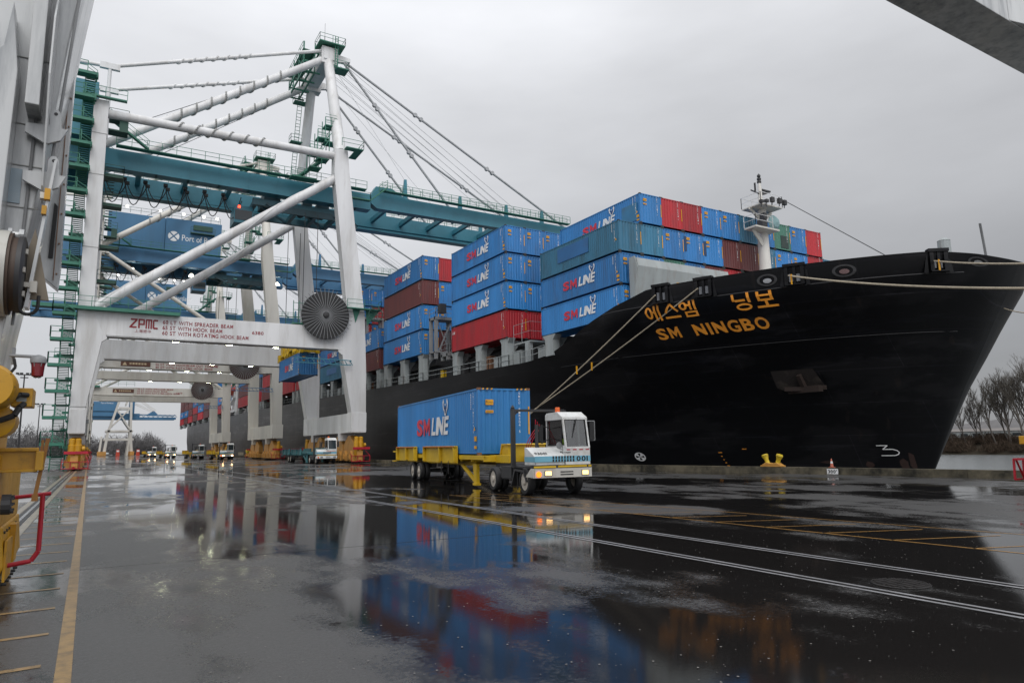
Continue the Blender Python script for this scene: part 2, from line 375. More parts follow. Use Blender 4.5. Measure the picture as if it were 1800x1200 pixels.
# painted lines, rails set in the ground
structure(M().add([(-.145,2,.004),(-.015,2,.004),(-.55,95,.004),(-.68,95,.004)],[(0,1,2,3)]).build('yellow_edge_line', yline))
m = M()
for i in range(62):
    y = 3.6+i*1.48+random.uniform(-.12,.12); w = .05
    m.add([(-4.6,y-.25-w,.005),(-.3,y-w,.005),(-.3,y+w,.005),(-4.6,y-.25+w,.005)],[(0,1,2,3)])
structure(m.build('yellow_cross_lines', yline))
m = M()
for a, b_ in ((-2.12,-1.93),(-1.57,-1.38)): m.add([(a,3,.009),(b_,3,.009),(b_,420,.009),(a,420,.009)],[(0,1,2,3)])
structure(m.build('rail_edging_strip', conc_strip))
structure(M().add([(-1.90,3,.009),(-1.60,3,.009),(-1.60,420,.009),(-1.90,420,.009)],[(0,1,2,3)]).build('rail_slot', paint('rail_slot_dark', (.012,.012,.012), .5, .3)))
railm = paint('worn_rail_steel', (.34,.34,.34), .22, .3, (.12,.08,.05), 1, metal=1)
railtop = paint('wet_rail_groove', (.24,.24,.25), .38, .9, (.05,.05,.05), 1.6, lo=.45)
structure(M().box(-1.79,-1.70,3,420,.0,.02).build('crane_rail', railm))
m = M()
for a in (29.25,29.65): m.add([(a,30,.006),(a+.14,30,.006),(a+.14,420,.006),(a,420,.006)],[(0,1,2,3)])
structure(m.box(29.46,29.54,30,420,0,.018).build('crane_rail', railm))
for X in (8.9,10.62):
    m = M()
    for a in (-.12,.05): m.add([(X+a,-3,.006),(X+a+.07,-3,.006),(X+a+.07,330,.006),(X+a,330,.006)],[(0,1,2,3)])
    structure(m.build('railway_track', railtop))
m = M()
for y in (13.6,24.4,31.5,47.5,70):
    m.add([(-.1,y+.5,.003),(28.5,y-.6,.003),(28.5,y-.57,.003),(-.1,y+.53,.003)],[(0,1,2,3)])
for x in (17.5,26.2): m.add([(x,3,.0035),(x+.03,3,.0035),(x+.03,220,.0035),(x,220,.0035)],[(0,1,2,3)])
structure(m.build('pavement_joint', paint('joint_sealer',(.008,.008,.008),.18,.2)))
m = M()
def strip(p, q, w):
    p = Vector((*p,.005)); q = Vector((*q,.005)); d = (q-p).normalized(); s = Vector((-d.y,d.x,0))*w/2
    m.add([p-s,q-s,q+s,p+s],[(0,1,2,3)])
strip((12.5,26),(13.7,5.5),.06); strip((14.0,26),(16.3,7),.05)
for i in range(14):
    y = 6.4+i*1.45; strip((13.6-(y-6)*.058,y+.4),(15.9-(y-7)*.12,y-.5),.05)
structure(m.build('yellow_hatched_lines', yline2))
strip_m = M()
# round storm drain and a second cover
drain_m = paint('wet_cast_iron', (.012,.010,.009), .25, .5, (.03,.018,.012), 6)
def drain(x, y, r, label):
    t = thing('drain_cover', label, 'drain cover', (x,y,.004), 0)
    mm = M().lathe([(r,0),(r,.012),(r*.9,.014)], 28); mm.build('rim', drain_m, t)
    mm = M()
    for k in range(-4,5):
        w = math.sqrt(max(0,(r*.86)**2-(k*r*.19)**2)); mm.box(-w,w,k*r*.19-.025,k*r*.19+.025,.0125,.022)
    mm.build('grate', drain_m, t)
drain(9.55,5.75,.37,'round rusty iron drain grate set in the puddle beside the railway tracks')

# ================================================================== SHIP
XC = 52.
ship = thing('container_ship', 'black hulled container ship moored along the quay with stacked containers', 'ship', (XC,200,0))
def shp(mb):                       # world -> ship coordinates
    mb.v = [(x-XC,y-200,z) for x,y,z in mb.v]; return mb
def lerp(a,b,t): return a+(b-a)*t
def tab(tb, x):
    if x <= tb[0][0]: return tb[0][1]
    for (a,b),(c,d) in zip(tb[:-1],tb[1:]):
        if x <= c: return b+(d-b)*(x-a)/(c-a)
    return tb[-1][1]
STEM = [(-6,30.6),(-.24,28.0),(5.4,25.4),(7.7,24.1),(9.8,23.0),(12.3,21.6),(13.5,21.1),(14.2,21.0)]
TOP = [(21,13.45),(22,13.75),(23.5,14.0),(31,14.05),(40.2,14.0),(41.5,13.5),(46,12.4),(50,11.1),(53,10.35),(57,10.05),(73,10.2),(104,10.8),(196,12.2),(400,12.6)]
GT = [(0,0),(.006,.045),(.02,.115),(.055,.26),(.136,.415),(.22,.525),(.355,.65),(.455,.71),(.68,.835),(.86,.93),(1,1)]
def halfb(Y, Z):
    zc_ = min(Z, 12.6); ys = tab(STEM, Z)
    if Y <= ys: return 0.
    bt = 16.16*min(1,(Y-ys)/21.6)**.46
    bl = 16*(math.sin(PI/2*min(1,(Y-ys)/58)))**.85
    w = max(0,min(1,(zc_+4)/15.9))**1.25
    b = lerp(bl, bt, w)
    if Y > 330:                     # stern tapers in, more so low down
        s = (Y-330)/60; b *= 1-.30*max(0,s)**2*(1+.8*max(0,(6-Z)/12))
    return max(0,b)
def ztop(Y): return tab(TOP, Y)
us = [ (i/40.)**2.0*37 for i in range(41)] + [37+8*i for i in range(1,42)]
NZ = 22
m = M(); grid = {}
Zf = [ (j/NZ) for j in range(NZ+1)]
for sgn in (-1,1):
    for i,u in enumerate(us):
        for j,fz in enumerate(Zf):
            Yn = 21.1+u; zt = ztop(Yn)
            Z = -6+(zt+6)*fz
            ys = tab(STEM, Z); k = max(0,1-u/60.)
            Y = min(Yn + (ys-21.1)*k, 390)
            grid[(sgn,i,j)] = len(m.v); m.v.append((XC+sgn*halfb(Y,Z), Y, Z))
for sgn in (-1,1):
    for i in range(len(us)-1):
        for j in range(NZ):
            q = (grid[(sgn,i,j)],grid[(sgn,i+1,j)],grid[(sgn,i+1,j+1)],grid[(sgn,i,j+1)])
            m.f.append(q if sgn>0 else q[::-1]); m.k.append(0)
i = len(us)-1
for j in range(NZ):
    m.f.append((grid[(-1,i,j)],grid[(-1,i,j+1)],grid[(1,i,j+1)],grid[(1,i,j)])); m.k.append(0)
hull_bvh = BVHTree.FromPolygons([Vector(p) for p in m.v], m.f)
hv = list(m.v); hf = list(m.f)
# hull paint: glossy black forward, weathered patches, aft grey partly a painted sky reflection
hm, t, N, L, b = nodes('hull_black_paint')
co = N.new('ShaderNodeNewGeometry'); sx = N.new('ShaderNodeSeparateXYZ'); L.new(co.outputs['Position'], sx.inputs[0])
mp = N.new('ShaderNodeMapping'); mp.inputs['Scale'].default_value = (.2,.16,.5); L.new(co.outputs['Position'], mp.inputs[0])
n1 = N.new('ShaderNodeTexNoise'); n1.inputs['Scale'].default_value = 1.; n1.inputs['Detail'].default_value = 7; n1.inputs['Roughness'].default_value = .6; L.new(mp.outputs[0], n1.inputs['Vector'])
mr = N.new('ShaderNodeMapRange'); mr.inputs[1].default_value = .50; mr.inputs[2].default_value = .58; L.new(n1.outputs[0], mr.inputs[0])
age_sheen = N.new('ShaderNodeMapRange'); age_sheen.inputs[1].default_value = 78; age_sheen.inputs[2].default_value = 165; L.new(sx.outputs[1], age_sheen.inputs[0])   # long side greyer: older paint, plus grazing sky reflection put into the colour
mpx = N.new('ShaderNodeMapping'); mpx.inputs['Scale'].default_value = (.5,.9,.03); L.new(co.outputs['Position'], mpx.inputs[0])
n3 = N.new('ShaderNodeTexNoise'); n3.inputs['Scale'].default_value = 1; n3.inputs['Detail'].default_value = 5; L.new(mpx.outputs[0], n3.inputs['Vector'])
m1 = N.new('ShaderNodeMix'); m1.data_type = 'RGBA'; L.new(mr.outputs[0], m1.inputs[0]); m1.inputs[6].default_value = (.0028,.003,.0042,1); m1.inputs[7].default_value = (.0085,.0085,.010,1)
m2 = N.new('ShaderNodeMix'); m2.data_type = 'RGBA'; L.new(age_sheen.outputs[0], m2.inputs[0]); L.new(m1.outputs[2], m2.inputs[6])
m3 = N.new('ShaderNodeMix'); m3.data_type = 'RGBA'; L.new(n3.outputs[0], m3.inputs[0]); m3.inputs[6].default_value = (.03,.03,.033,1); m3.inputs[7].default_value = (.085,.085,.085,1)
L.new(m3.outputs[2], m2.inputs[7])
cxy = N.new('ShaderNodeCombineXYZ'); L.new(sx.outputs[1], cxy.inputs[0]); L.new(sx.outputs[2], cxy.inputs[1])
bk = N.new('ShaderNodeTexBrick'); bk.inputs['Scale'].default_value = 1; bk.inputs['Brick Width'].default_value = 9.; bk.inputs['Row Height'].default_value = 2.3; bk.inputs['Mortar Size'].default_value = .022; bk.inputs['Mortar Smooth'].default_value = .4; bk.inputs['Color1'].default_value = (1,1,1,1); bk.inputs['Color2'].default_value = (.72,.72,.72,1); bk.inputs['Mortar'].default_value = (2.4,2.3,2.3,1)
L.new(cxy.outputs[0], bk.inputs['Vector'])
mps = N.new('ShaderNodeMapping'); mps.inputs['Scale'].default_value = (.05,.07,.75); L.new(co.outputs['Position'], mps.inputs[0])
ns = N.new('ShaderNodeTexNoise'); ns.inputs['Scale'].default_value = 1.6; ns.inputs['Detail'].default_value = 8; ns.inputs['Roughness'].default_value = .7; L.new(mps.outputs[0], ns.inputs['Vector'])
sr_ = N.new('ShaderNodeMapRange'); sr_.inputs[1].default_value = .56; sr_.inputs[2].default_value = .62; sr_.inputs[3].default_value = 1; sr_.inputs[4].default_value = 2.0; L.new(ns.outputs[0], sr_.inputs[0])
mk_ = N.new('ShaderNodeMix'); mk_.data_type = 'RGBA'; mk_.blend_type = 'MULTIPLY'; mk_.inputs[0].default_value = 1; L.new(m2.outputs[2], mk_.inputs[6]); L.new(bk.outputs['Color'], mk_.inputs[7])
mk2_ = N.new('ShaderNodeMix'); mk2_.data_type = 'RGBA'; mk2_.blend_type = 'MULTIPLY'; mk2_.inputs[0].default_value = 1; L.new(mk_.outputs[2], mk2_.inputs[6]); L.new(sr_.outputs[0], mk2_.inputs[7])
mpr = N.new('ShaderNodeMapping'); mpr.inputs['Scale'].default_value = (1.2,1.5,.045); L.new(co.outputs['Position'], mpr.inputs[0])
nr = N.new('ShaderNodeTexNoise'); nr.inputs['Scale'].default_value = 1; nr.inputs['Detail'].default_value = 6; L.new(mpr.outputs[0], nr.inputs['Vector'])
rr2 = N.new('ShaderNodeMapRange'); rr2.inputs[1].default_value = .64; rr2.inputs[2].default_value = .74; rr2.inputs[4].default_value = .30; L.new(nr.outputs[0], rr2.inputs[0])
mk3_ = N.new('ShaderNodeMix'); mk3_.data_type = 'RGBA'; L.new(rr2.outputs[0], mk3_.inputs[0]); L.new(mk2_.outputs[2], mk3_.inputs[6]); mk3_.inputs[7].default_value = (.028,.021,.018,1)
L.new(mk3_.outputs[2], b.inputs['Base Color'])
hb_ = N.new('ShaderNodeBump'); hb_.inputs['Strength'].default_value = .25; hb_.inputs['Distance'].default_value = .05; L.new(n1.outputs[0], hb_.inputs['Height']); L.new(hb_.outputs[0], b.inputs['Normal'])
rr = N.new('ShaderNodeMapRange'); rr.inputs[3].default_value = .30; rr.inputs[4].default_value = .48; L.new(n1.outputs[0], rr.inputs[0]); L.new(rr.outputs[0], b.inputs['Roughness'])
b.inputs['Specular IOR Level'].default_value = .20
shp(m).build('hull', hm, ship, smooth=True)
def hull_hit(y, z):
    h = hull_bvh.ray_cast(Vector((0,y,z)), Vector((1,0,0)))
    return (h[0], h[1]) if h[0] is not None else (Vector((XC,y,z)), Vector((-1,0,0)))
def refine(vs, fs, mx):
    """split long triangles so that lettering follows the plating"""
    vs = [tuple(v) for v in vs]; out = list(fs)
    for _ in range(4):
        nf = []; cache = {}; done = True
        tri = []
        for f in out:
            for k in range(1,len(f)-1): tri.append((f[0],f[k],f[k+1]))
        def mid(a,b):
            k = (min(a,b),max(a,b))
            if k not in cache: cache[k] = len(vs); vs.append(tuple((vs[a][c]+vs[b][c])/2 for c in range(len(vs[a]))))
            return cache[k]
        for a,b,c in tri:
            d = max(math.dist(vs[a],vs[b]),math.dist(vs[b],vs[c]),math.dist(vs[a],vs[c]))
            if d > mx:
                x,y,z = mid(a,b),mid(b,c),mid(c,a); nf += [(a,x,z),(x,b,y),(z,y,c),(x,y,z)]; done = False
            else: nf.append((a,b,c))
        out = nf
        if done: break
    return vs, out
def on_hull(vs, fs, y0, z0, dy, dz, off=.03, mx=.12):
    """flat (u,v) shape laid on the plating: u runs towards the bow, v upward"""
    vs, fs = refine([(v[0],v[1],0) for v in vs], fs, mx)
    pts = []
    for u,v,_ in vs:
        h, nn = hull_hit(y0-u*dy, z0+v*dz+u*0); pts.append((h.x-off, h.y, h.z))
    return pts, fs
def rectgeo(a,b,c,d): return [(a,c,0),(b,c,0),(b,d,0),(a,d,0)], [(0,1,2,3)]
def ring(cx,cy,rx,ry,th,n=28):
    vs=[];fs=[]
    for i in range(n):
        t=2*PI*i/n; vs += [(cx+rx*math.cos(t),cy+ry*math.sin(t),0),(cx+(rx-th)*math.cos(t),cy+(ry-th)*math.sin(t),0)]
    for i in range(n): j=(i+1)%n; fs.append((2*i,2*j,2*j+1,2*i+1))
    return vs,fs
def thick(p,q,w):
    p=Vector((*p,0));q=Vector((*q,0));d=(q-p).normalized();s=Vector((-d.y,d.x,0))*w/2
    return [tuple(p-s),tuple(q-s),tuple(q+s),tuple(p+s)],[(0,1,2,3)]
# Hangul, drawn stroke by stroke in a 1 x 1 cell
HG = {
 'e':  [ring(.23,.55,.23,.40,.13), rectgeo(.40,.60,.50,.63), rectgeo(.56,.69,.0,1.0), rectgeo(.80,.93,-.02,1.05)],
 's':  [thick((.12,.42),(.50,.98),.13), thick((.50,.98),(.90,.42),.13), rectgeo(.02,.98,.04,.17)],
 'em': [ring(.22,.72,.22,.27,.12), rectgeo(.40,.58,.68,.80), rectgeo(.56,.68,.42,1.0), rectgeo(.80,.92,.40,1.05), rectgeo(.22,.92,.24,.34), rectgeo(.22,.34,-.02,.24), rectgeo(.80,.92,-.02,.24), rectgeo(.34,.80,-.02,.09)],
 'ning': [rectgeo(.0,.13,.56,1.0), rectgeo(.13,.66,.52,.65), rectgeo(.78,.92,.42,1.05), ring(.50,.18,.40,.22,.12)],
 'bo': [rectgeo(.12,.26,.42,1.0), rectgeo(.74,.88,.42,1.0), rectgeo(.26,.74,.40,.53), rectgeo(.26,.74,.68,.80), rectgeo(.43,.57,.12,.40), rectgeo(.0,1.0,.0,.13)]}
def hullname(parts, name):
    mm = M()
    for k_, (vs, fs, y0, z0, sy, sz) in enumerate(parts):
        p, f = on_hull(vs, fs, y0, z0, sy, sz, .03+.005*k_); mm.add(p, f)
    return shp(mm).build(name, orangel, ship)
for key, y, w_ in (('e',40.81,1.25),('s',39.40,1.22),('em',38.12,1.32),('ning',34.38,1.26),('bo',32.94,1.28)):
    parts = []
    for vs, fs in HG[key]: parts.append((vs, fs, y, 11.42, w_, 1.12))
    hullname(parts, 'name_lettering')
for ch, y, wd in (('S',40.70,.78),('M',39.75,.84),('N',37.85,.82),('I',36.83,.22),('N',36.43,.82),('G',35.44,.78),('B',34.52,.74),('O',33.64,.84)):
    vs, fs = text_geo(ch, .012 if ch in 'MN' else .03)
    x0 = min(v[0] for v in vs); x1 = max(v[0] for v in vs); h_ = max(v[1] for v in vs)
    hullname([([((v[0]-x0)/(x1-x0), v[1]/h_, 0) for v in vs], fs, y, 10.05, wd, .80)], 'name_lettering')
# draught figure near the stem, thruster mark, small marks
mm = M()
for seg in ([(0,1),(.9,1)],[(.9,1),(.4,.62)],[(.4,.62),(1.2,.62)],[(1.2,.62),(1.5,.5)],[(1.5,.5),(1.62,.31)],[(1.62,.31),(1.5,.12)],[(1.5,.12),(1.2,0)],[(1.2,0),(.1,0)]):
    vs, fs = thick(seg[0],seg[1],.075); p, f = on_hull(vs, fs, 30.25, .80, .66, .72, .03); mm.add(p,f)
shp(mm).build('bow_mark', whitel, ship)
mm = M(); cy, cz = 47.5, .78
for vs, fs in [ring(0,0,1,1,.22)] + [ ([(.05,.05,0),(.75,.12,0),(.75,-.12,0)],[(0,1,2)]) ]:
    p, f = on_hull(vs, fs, cy, cz, .50, .38, .02); 
    if len(vs)>4: mm.add(p,f)
for k in range(4):
    a = PI/4+k*PI/2; vs = [(.0,0,0),(.82*math.cos(a-.42),.82*math.sin(a-.42),0),(.82*math.cos(a+.42),.82*math.sin(a+.42),0)]
    p, f = on_hull(vs, [(0,1,2)], cy, cz, .50, .38, .02); mm.add(p,f)
shp(mm).build('thruster_mark', whitel, ship)
mm = M()
for (u,v,w_) in ((38.8,1.35,.32),(40.7,1.08,.3),(40.6,.78,.12),(40.55,.5,.1),(40.5,.25,.12),(40.45,.0,.2)):
    vs, fs = rectgeo(0,1,0,1); p, f = on_hull(vs, fs, u, v, w_, .06, .02); mm.add(p,f)
shp(mm).build('draught_mark', orangel, ship)
mm = M()
for z in (12.62, 9.05):
    for k in range(40):
        y = 22.6+k*.75
        a, _ = hull_hit(y, z-.02*k*0); b2, _ = hull_hit(y+.76, z)
        if a.x < XC-.3: mm.beam((a.x-.012,a.y,a.z),(b2.x-.012,b2.y,b2.z),.03,.05 if z>12 else .025)
shp(mm).build('weld_seam', paint('dulled_black_paint', (.035,.035,.037), .5, .2), ship)
cm = paint('cream_hull_paint', (.50,.44,.31), .6, .4, (.2,.15,.1), 1, True)
for (ya,yb,za,zb) in ((207.2,215.7,.4,9.6),(225,234,3.7,8.8),(184,189.5,4.7,9.5),(160.2,164.3,6.9,9.5),(159.8,163.8,3.3,5.6),(196,199,4,8.6)):
    mm = M(); mm.box(35.96,36.05,ya,yb,za,zb); shp(mm).build('side_stripe', cm, ship)
# decks
mm = M()
for i in range(len(us)-1):
    y0, y1 = 21.3+us[i], 21.3+us[i+1]
    z0 = min(ztop(y0),12.7) if y0 < 44 else min(10.0,ztop(y0)-.05); z1 = min(ztop(y1),12.7) if y1 < 44 else min(10.0,ztop(y1)-.05)
    b0 = max(0,halfb(y0,min(z0,12.6))-.1); b1 = max(0,halfb(min(y1,390),min(z1,12.6))-.1); y1 = min(y1,390)
    if y1 > y0: mm.add([(XC-b0,y0,z0),(XC+b0,y0,z0),(XC+b1,y1,z1),(XC-b1,y1,z1)],[(0,1,2,3)])
shp(mm).build('deck', grey, ship)
# hatch coaming, a dark gallery behind the posts
mm = M(); mm.box(39.2,64.8,55.5,335,9.9,12.6); shp(mm).build('hatch_coaming', dark, ship)
for (ya_,yb_,zt_) in ((43.6,54.3,12.14),(61.6,73.8,12.95),(83.6,96.8,13.85),(99.6,111.8,13.55),(117,130.6,13.85)):
    mm = M(); mm.box(38.3 if ya_>50 else 39.5,64.0,ya_,yb_,12.0 if ya_<50 else 12.61,zt_) if zt_>12.7 else mm.box(39.5,62,ya_,yb_,10.0,zt_); shp(mm).build('hatch_cover', dark, ship)
for i_ in range(13):
    mm = M(); y_ = 134.5+17.5*i_
    if not 215 < y_ < 240: mm.box(38.3,64,y_+.4,y_+14.6,12.61,14.05); shp(mm).build('hatch_cover', dark, ship)
# bow: breakwater, foremast, fairleads, chocks, small posts
mm = M(); mm.prism([(42.55,12.4),(42.35,12.4),(41.55,16.2),(41.75,16.9),(42.55,17.1)],'x',36.9,47.5); mm.prism([(42.6,12.4),(42.6,17.05),(41.9,17.05),(41.6,16.1),(42.3,12.4)],'x',36.82,36.895)
shp(mm).build('breakwater', ltgrey, ship)
mast = bpy.data.objects.new('foremast', None)
mm = M(); mm.lathe([(.58,12.5),(.54,18),(.42,23.1),(.38,23.4)],18,(XC,41.3,0)); mm.lathe([(.25,23.3),(.18,25.4),(.10,26.4)],10,(XC,41.3,0))
fm = shp(mm).build('foremast', paint('cream_mast_paint',(.62,.60,.56),.45,.3,(.35,.27,.2),1,True), ship, smooth=True); bpy.data.objects.remove(mast)
mm = M(); mm.box(XC-1.6,XC+1.35,40.0,42.2,23.2,23.30); mm.beam((XC-1.6,41.3,23.2),(XC-.4,41.3,22.4),.12,.3); mm.beam((XC+1.4,41.3,23.2),(XC+.4,41.3,22.4),.12,.3); mm.box(XC-2.6,XC+.6,39.9,41.2,20.9,21.05); mm.beam((XC-2.2,40.6,20.95),(XC-.5,41,19.8),.1,.5)
shp(mm).build('platform', cream, fm)
mm = M()
def railing(mm, pts, h=1.05, r=.035, step=1.4, mids=1):
    for a, b in zip(pts[:-1],pts[1:]):
        a = Vector(a); b = Vector(b); n = max(1,int((b-a).length/step))
        for i in range(n+1):
            p = a+(b-a)*i/n; mm.beam(p, p+Vector((0,0,h)), r*1.2, r*1.2)
        for k in range(mids+1): mm.beam(a+Vector((0,0,h*(k+1)/(mids+1))), b+Vector((0,0,h*(k+1)/(mids+1))), r, r)
railing(mm, [(XC-1.6,40.0,23.30),(XC+1.35,40.0,23.30),(XC+1.35,42.2,23.30),(XC-1.6,42.2,23.30),(XC-1.6,40.0,23.30)]); shp(mm).build('railing', white, fm); mm = M(); railing(mm, [(XC-.3,39.9,21.05),(XC-2.6,39.9,21.05),(XC-2.6,41.2,21.05)])
shp(mm).build('railing', white, fm)
for px, pz in ((-1.7,23.1),(-1.0,23.25),(-.2,23.5),(.8,23.55),(1.5,23.5)):
    mm = M(); mm.cbox((XC+px,39.85,pz+.25),(.36,.28,.46 if px>-.5 else .26)); mm.beam((XC+px,39.9,pz-.25),(XC+px,39.9,pz+.1),.06,.06); shp(mm).build('floodlight', dark, fm)
mm = M(); mm.beam((XC-1.6,41,24.8),(XC,41.3,24.8),.09,.09); mm.beam((XC-1.0,41,24.8),(XC-1.0,41,25.6),.1,.14); mm.prism([(XC,24.6),(XC+.9,24.95),(XC+.9,25.05),(XC,25.0)],'y',41.15,41.4); mm.cbox((XC+.7,41.2,25.2),(1.2,.2,.14)); mm.lathe([(.12,25.8),(.2,25.9),(.2,26.05),(.12,26.1),(.2,26.2),(.2,26.32),(.1,26.4),(.17,26.5),(.17,26.6),(.02,26.8)],10,(XC,41.3,0)); shp(mm).build('radar_scanner', dark, fm)
mm = M(); mm.lathe([(.05,0),(.45,.1),(.72,.35),(.74,.42),(.5,.3),(.05,.2)],16,(0,0,0),'y'); mm.v = [(x+XC+.75,y+40.2,z+21.9) for x,y,z in mm.v]; shp(mm).build('fog_horn', paint('horn_green',(.22,.36,.37),.5), fm)
mm = M(); mm.cbox((XC-1.1,40.4,21.5),(.7,.6,.6)); mm.cbox((XC-.9,40.4,22.2),(.4,.5,.6)); shp(mm).build('windlass_box', dark, fm)
def fairlead(y, w=1.3):
    h, nn = hull_hit(y, 13.3); x = h.x
    h2, _ = hull_hit(y-.5, 13.3); ang = math.atan2(h2.x-x, -.5)
    mm = M(); rot = Matrix.Rotation(0,3,'Z')
    dirv = Vector((h2.x-x,-.5,0)).normalized(); outv = Vector((dirv.y,-dirv.x,0)); 
    if outv.x > 0: outv = -outv
    def pt(u,o,z): return Vector((x,y,z))+dirv*u+outv*o
    def bx(u0,u1,o0,o1,z0,z1):
        mm.add([pt(u0,o0,z0),pt(u1,o0,z0),pt(u1,o1,z0),pt(u0,o1,z0),pt(u0,o0,z1),pt(u1,o0,z1),pt(u1,o1,z1),pt(u0,o1,z1)],[(0,3,2,1),(4,5,6,7),(0,1,5,4),(1,2,6,5),(2,3,7,6),(3,0,4,7)])
    bx(-w/2,-w/2+.24,-.1,.22,12.7,13.95); bx(w/2-.24,w/2,-.1,.22,12.7,13.95); bx(-w/2-.08,w/2+.08,-.2,.28,13.95,14.16); bx(-w/2,w/2,-.1,.30,12.62,12.72); bx(-.08,.10,.02,.18,12.72,13.95)
    for s in (-1,1): mm.add([pt(s*(w/2+.08),.05,12.6),pt(s*(w/2+.35),.02,12.6),pt(s*(w/2+.08),.05,14.2)],[(0,1,2)])
    f = shp(mm).build('fairlead', hm, ship)
    mm = M(); bx(-w/2+.28,-.1,.012,.016,12.9,13.8); bx(.12,w/2-.28,.012,.016,12.9,13.8)
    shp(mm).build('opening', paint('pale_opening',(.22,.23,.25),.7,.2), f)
    return pt(-.35,.3,13.3)
FL = [fairlead(y) for y in (39.3,36.1,30.3)]
FL.append(fairlead(23.4,1.1))
chock_m = paint('chock_dulled_black', (.03,.03,.032), .35, .2)
for y in (31.9,27.6,22.0):
    mm = M()
    vs, fs = ring(0,0,1,1,.26); p, f = on_hull(vs, fs, y, 13.25, .62 if y>23 else .3, .42 if y>23 else .3, .07); mm.add(p,f)
    k = len(p); q = [(a+.07,b2,c2) for a,b2,c2 in p]
    ob = shp(mm).build('mooring_chock', chock_m, ship)
    vs = [(.42*math.cos(2*PI*i/20),.40*math.sin(2*PI*i/20)-.12,0) for i in range(20)]; p, f = on_hull(vs, [tuple(range(20))], y, 13.25, .62 if y>23 else .3, .42 if y>23 else .3, .045); mm = M(); mm.add(p,f)
    shp(mm).build('opening', paint('sky_toned_opening',(.36,.37,.39),.7,.2) if y>30 else (paint('chock_dim_opening',(.15,.09,.09),.7,.2) if y>25 else paint('dim_opening',(.2,.2,.2),.7)), ob)  # solid disc, the sky seen through the hole is put into its colour
mm = M(); mm.lathe([(.42,13),(.40,15.6),(.42,15.62),(.2,15.8)],12,(50.2,24.8,0)); mm.beam((50.2,24.8,15.2),(47.6,26.3,14.35),.1,.1); mm.beam((47.4,26.4,14.2),(49.9,25.4,13.7),.1,.1); shp(mm).build('bow_davit', ltgrey, ship)
mm = M(); mm.beam((51.8,22.9,13.2),(50.9,22.7,16.4),.14,.14); mm.beam((51.7,22.9,13.6),(50.8,22.7,16.4),.03,.03); shp(mm).build('jackstaff', grey, ship)
mm = M(); mm.tube((XC+.6,39.8,24.1),(49.2,26.8,14.0),.035,n=5); shp(mm).build('forestay_wire', dark, ship)
mm = M()
railing(mm, [(40.5,41.0,12.8),(43.2,40.2,12.8)], 2.2); shp(mm).build('hand_rail', yellow, ship)
# anchor in its pocket
def hq(u,v,off): h,_ = hull_hit(u,v); return (h.x-off,h.y,h.z)
mm = M(); p, f = on_hull([(0,1,0),(1,1,0),(1.08,.15,0),(.92,0,0),(.1,0,0),(-.05,.2,0)],[(0,1,2,3,4,5)],34.3,5.6,2.6,1.5,.03,.3); mm.add(p,f); pk = shp(mm).build('anchor_pocket', paint('pocket_rusty_steel',(.013,.009,.008),.8,.4), ship)
mm = M(); a = Vector(hq(32.6,6.7,.25)); b2 = Vector(hq(32.6,5.7,.35)); mm.beam(a,b2,.3,.3)
for s in (-1,1):
    c2 = Vector(hq(32.6+s*1.25,5.75,.28)); mm.beam(b2,c2,.38,.30)
mm.beam(b2+Vector((0,-1.3,-.05)), b2+Vector((0,1.3,-.05)), .5, .45)
shp(mm).build('anchor', paint('rusty_anchor',(.020,.011,.008),.8,.5,(.04,.02,.012),2), pk)
rust_m = paint('hull_rust',(.026,.011,.008),.8,.6,(.03,.015,.01),3)
for (u,v,a_,b2) in ((29.2,.15,.28,.35),(28.7,.3,.18,.7),(33.4,.35,.5,.10),(31,.15,.3,.22)):
    mm = M(); vs=[(a_*math.cos(2*PI*i/9)*random.uniform(.6,1.2),b2*math.sin(2*PI*i/9)*random.uniform(.6,1.3),0) for i in range(9)]; p,f = on_hull(vs,[tuple(range(9))],u,v,1,1,.012); mm.add(p,f)
    shp(mm).build('rust_patch', rust_m, ship)

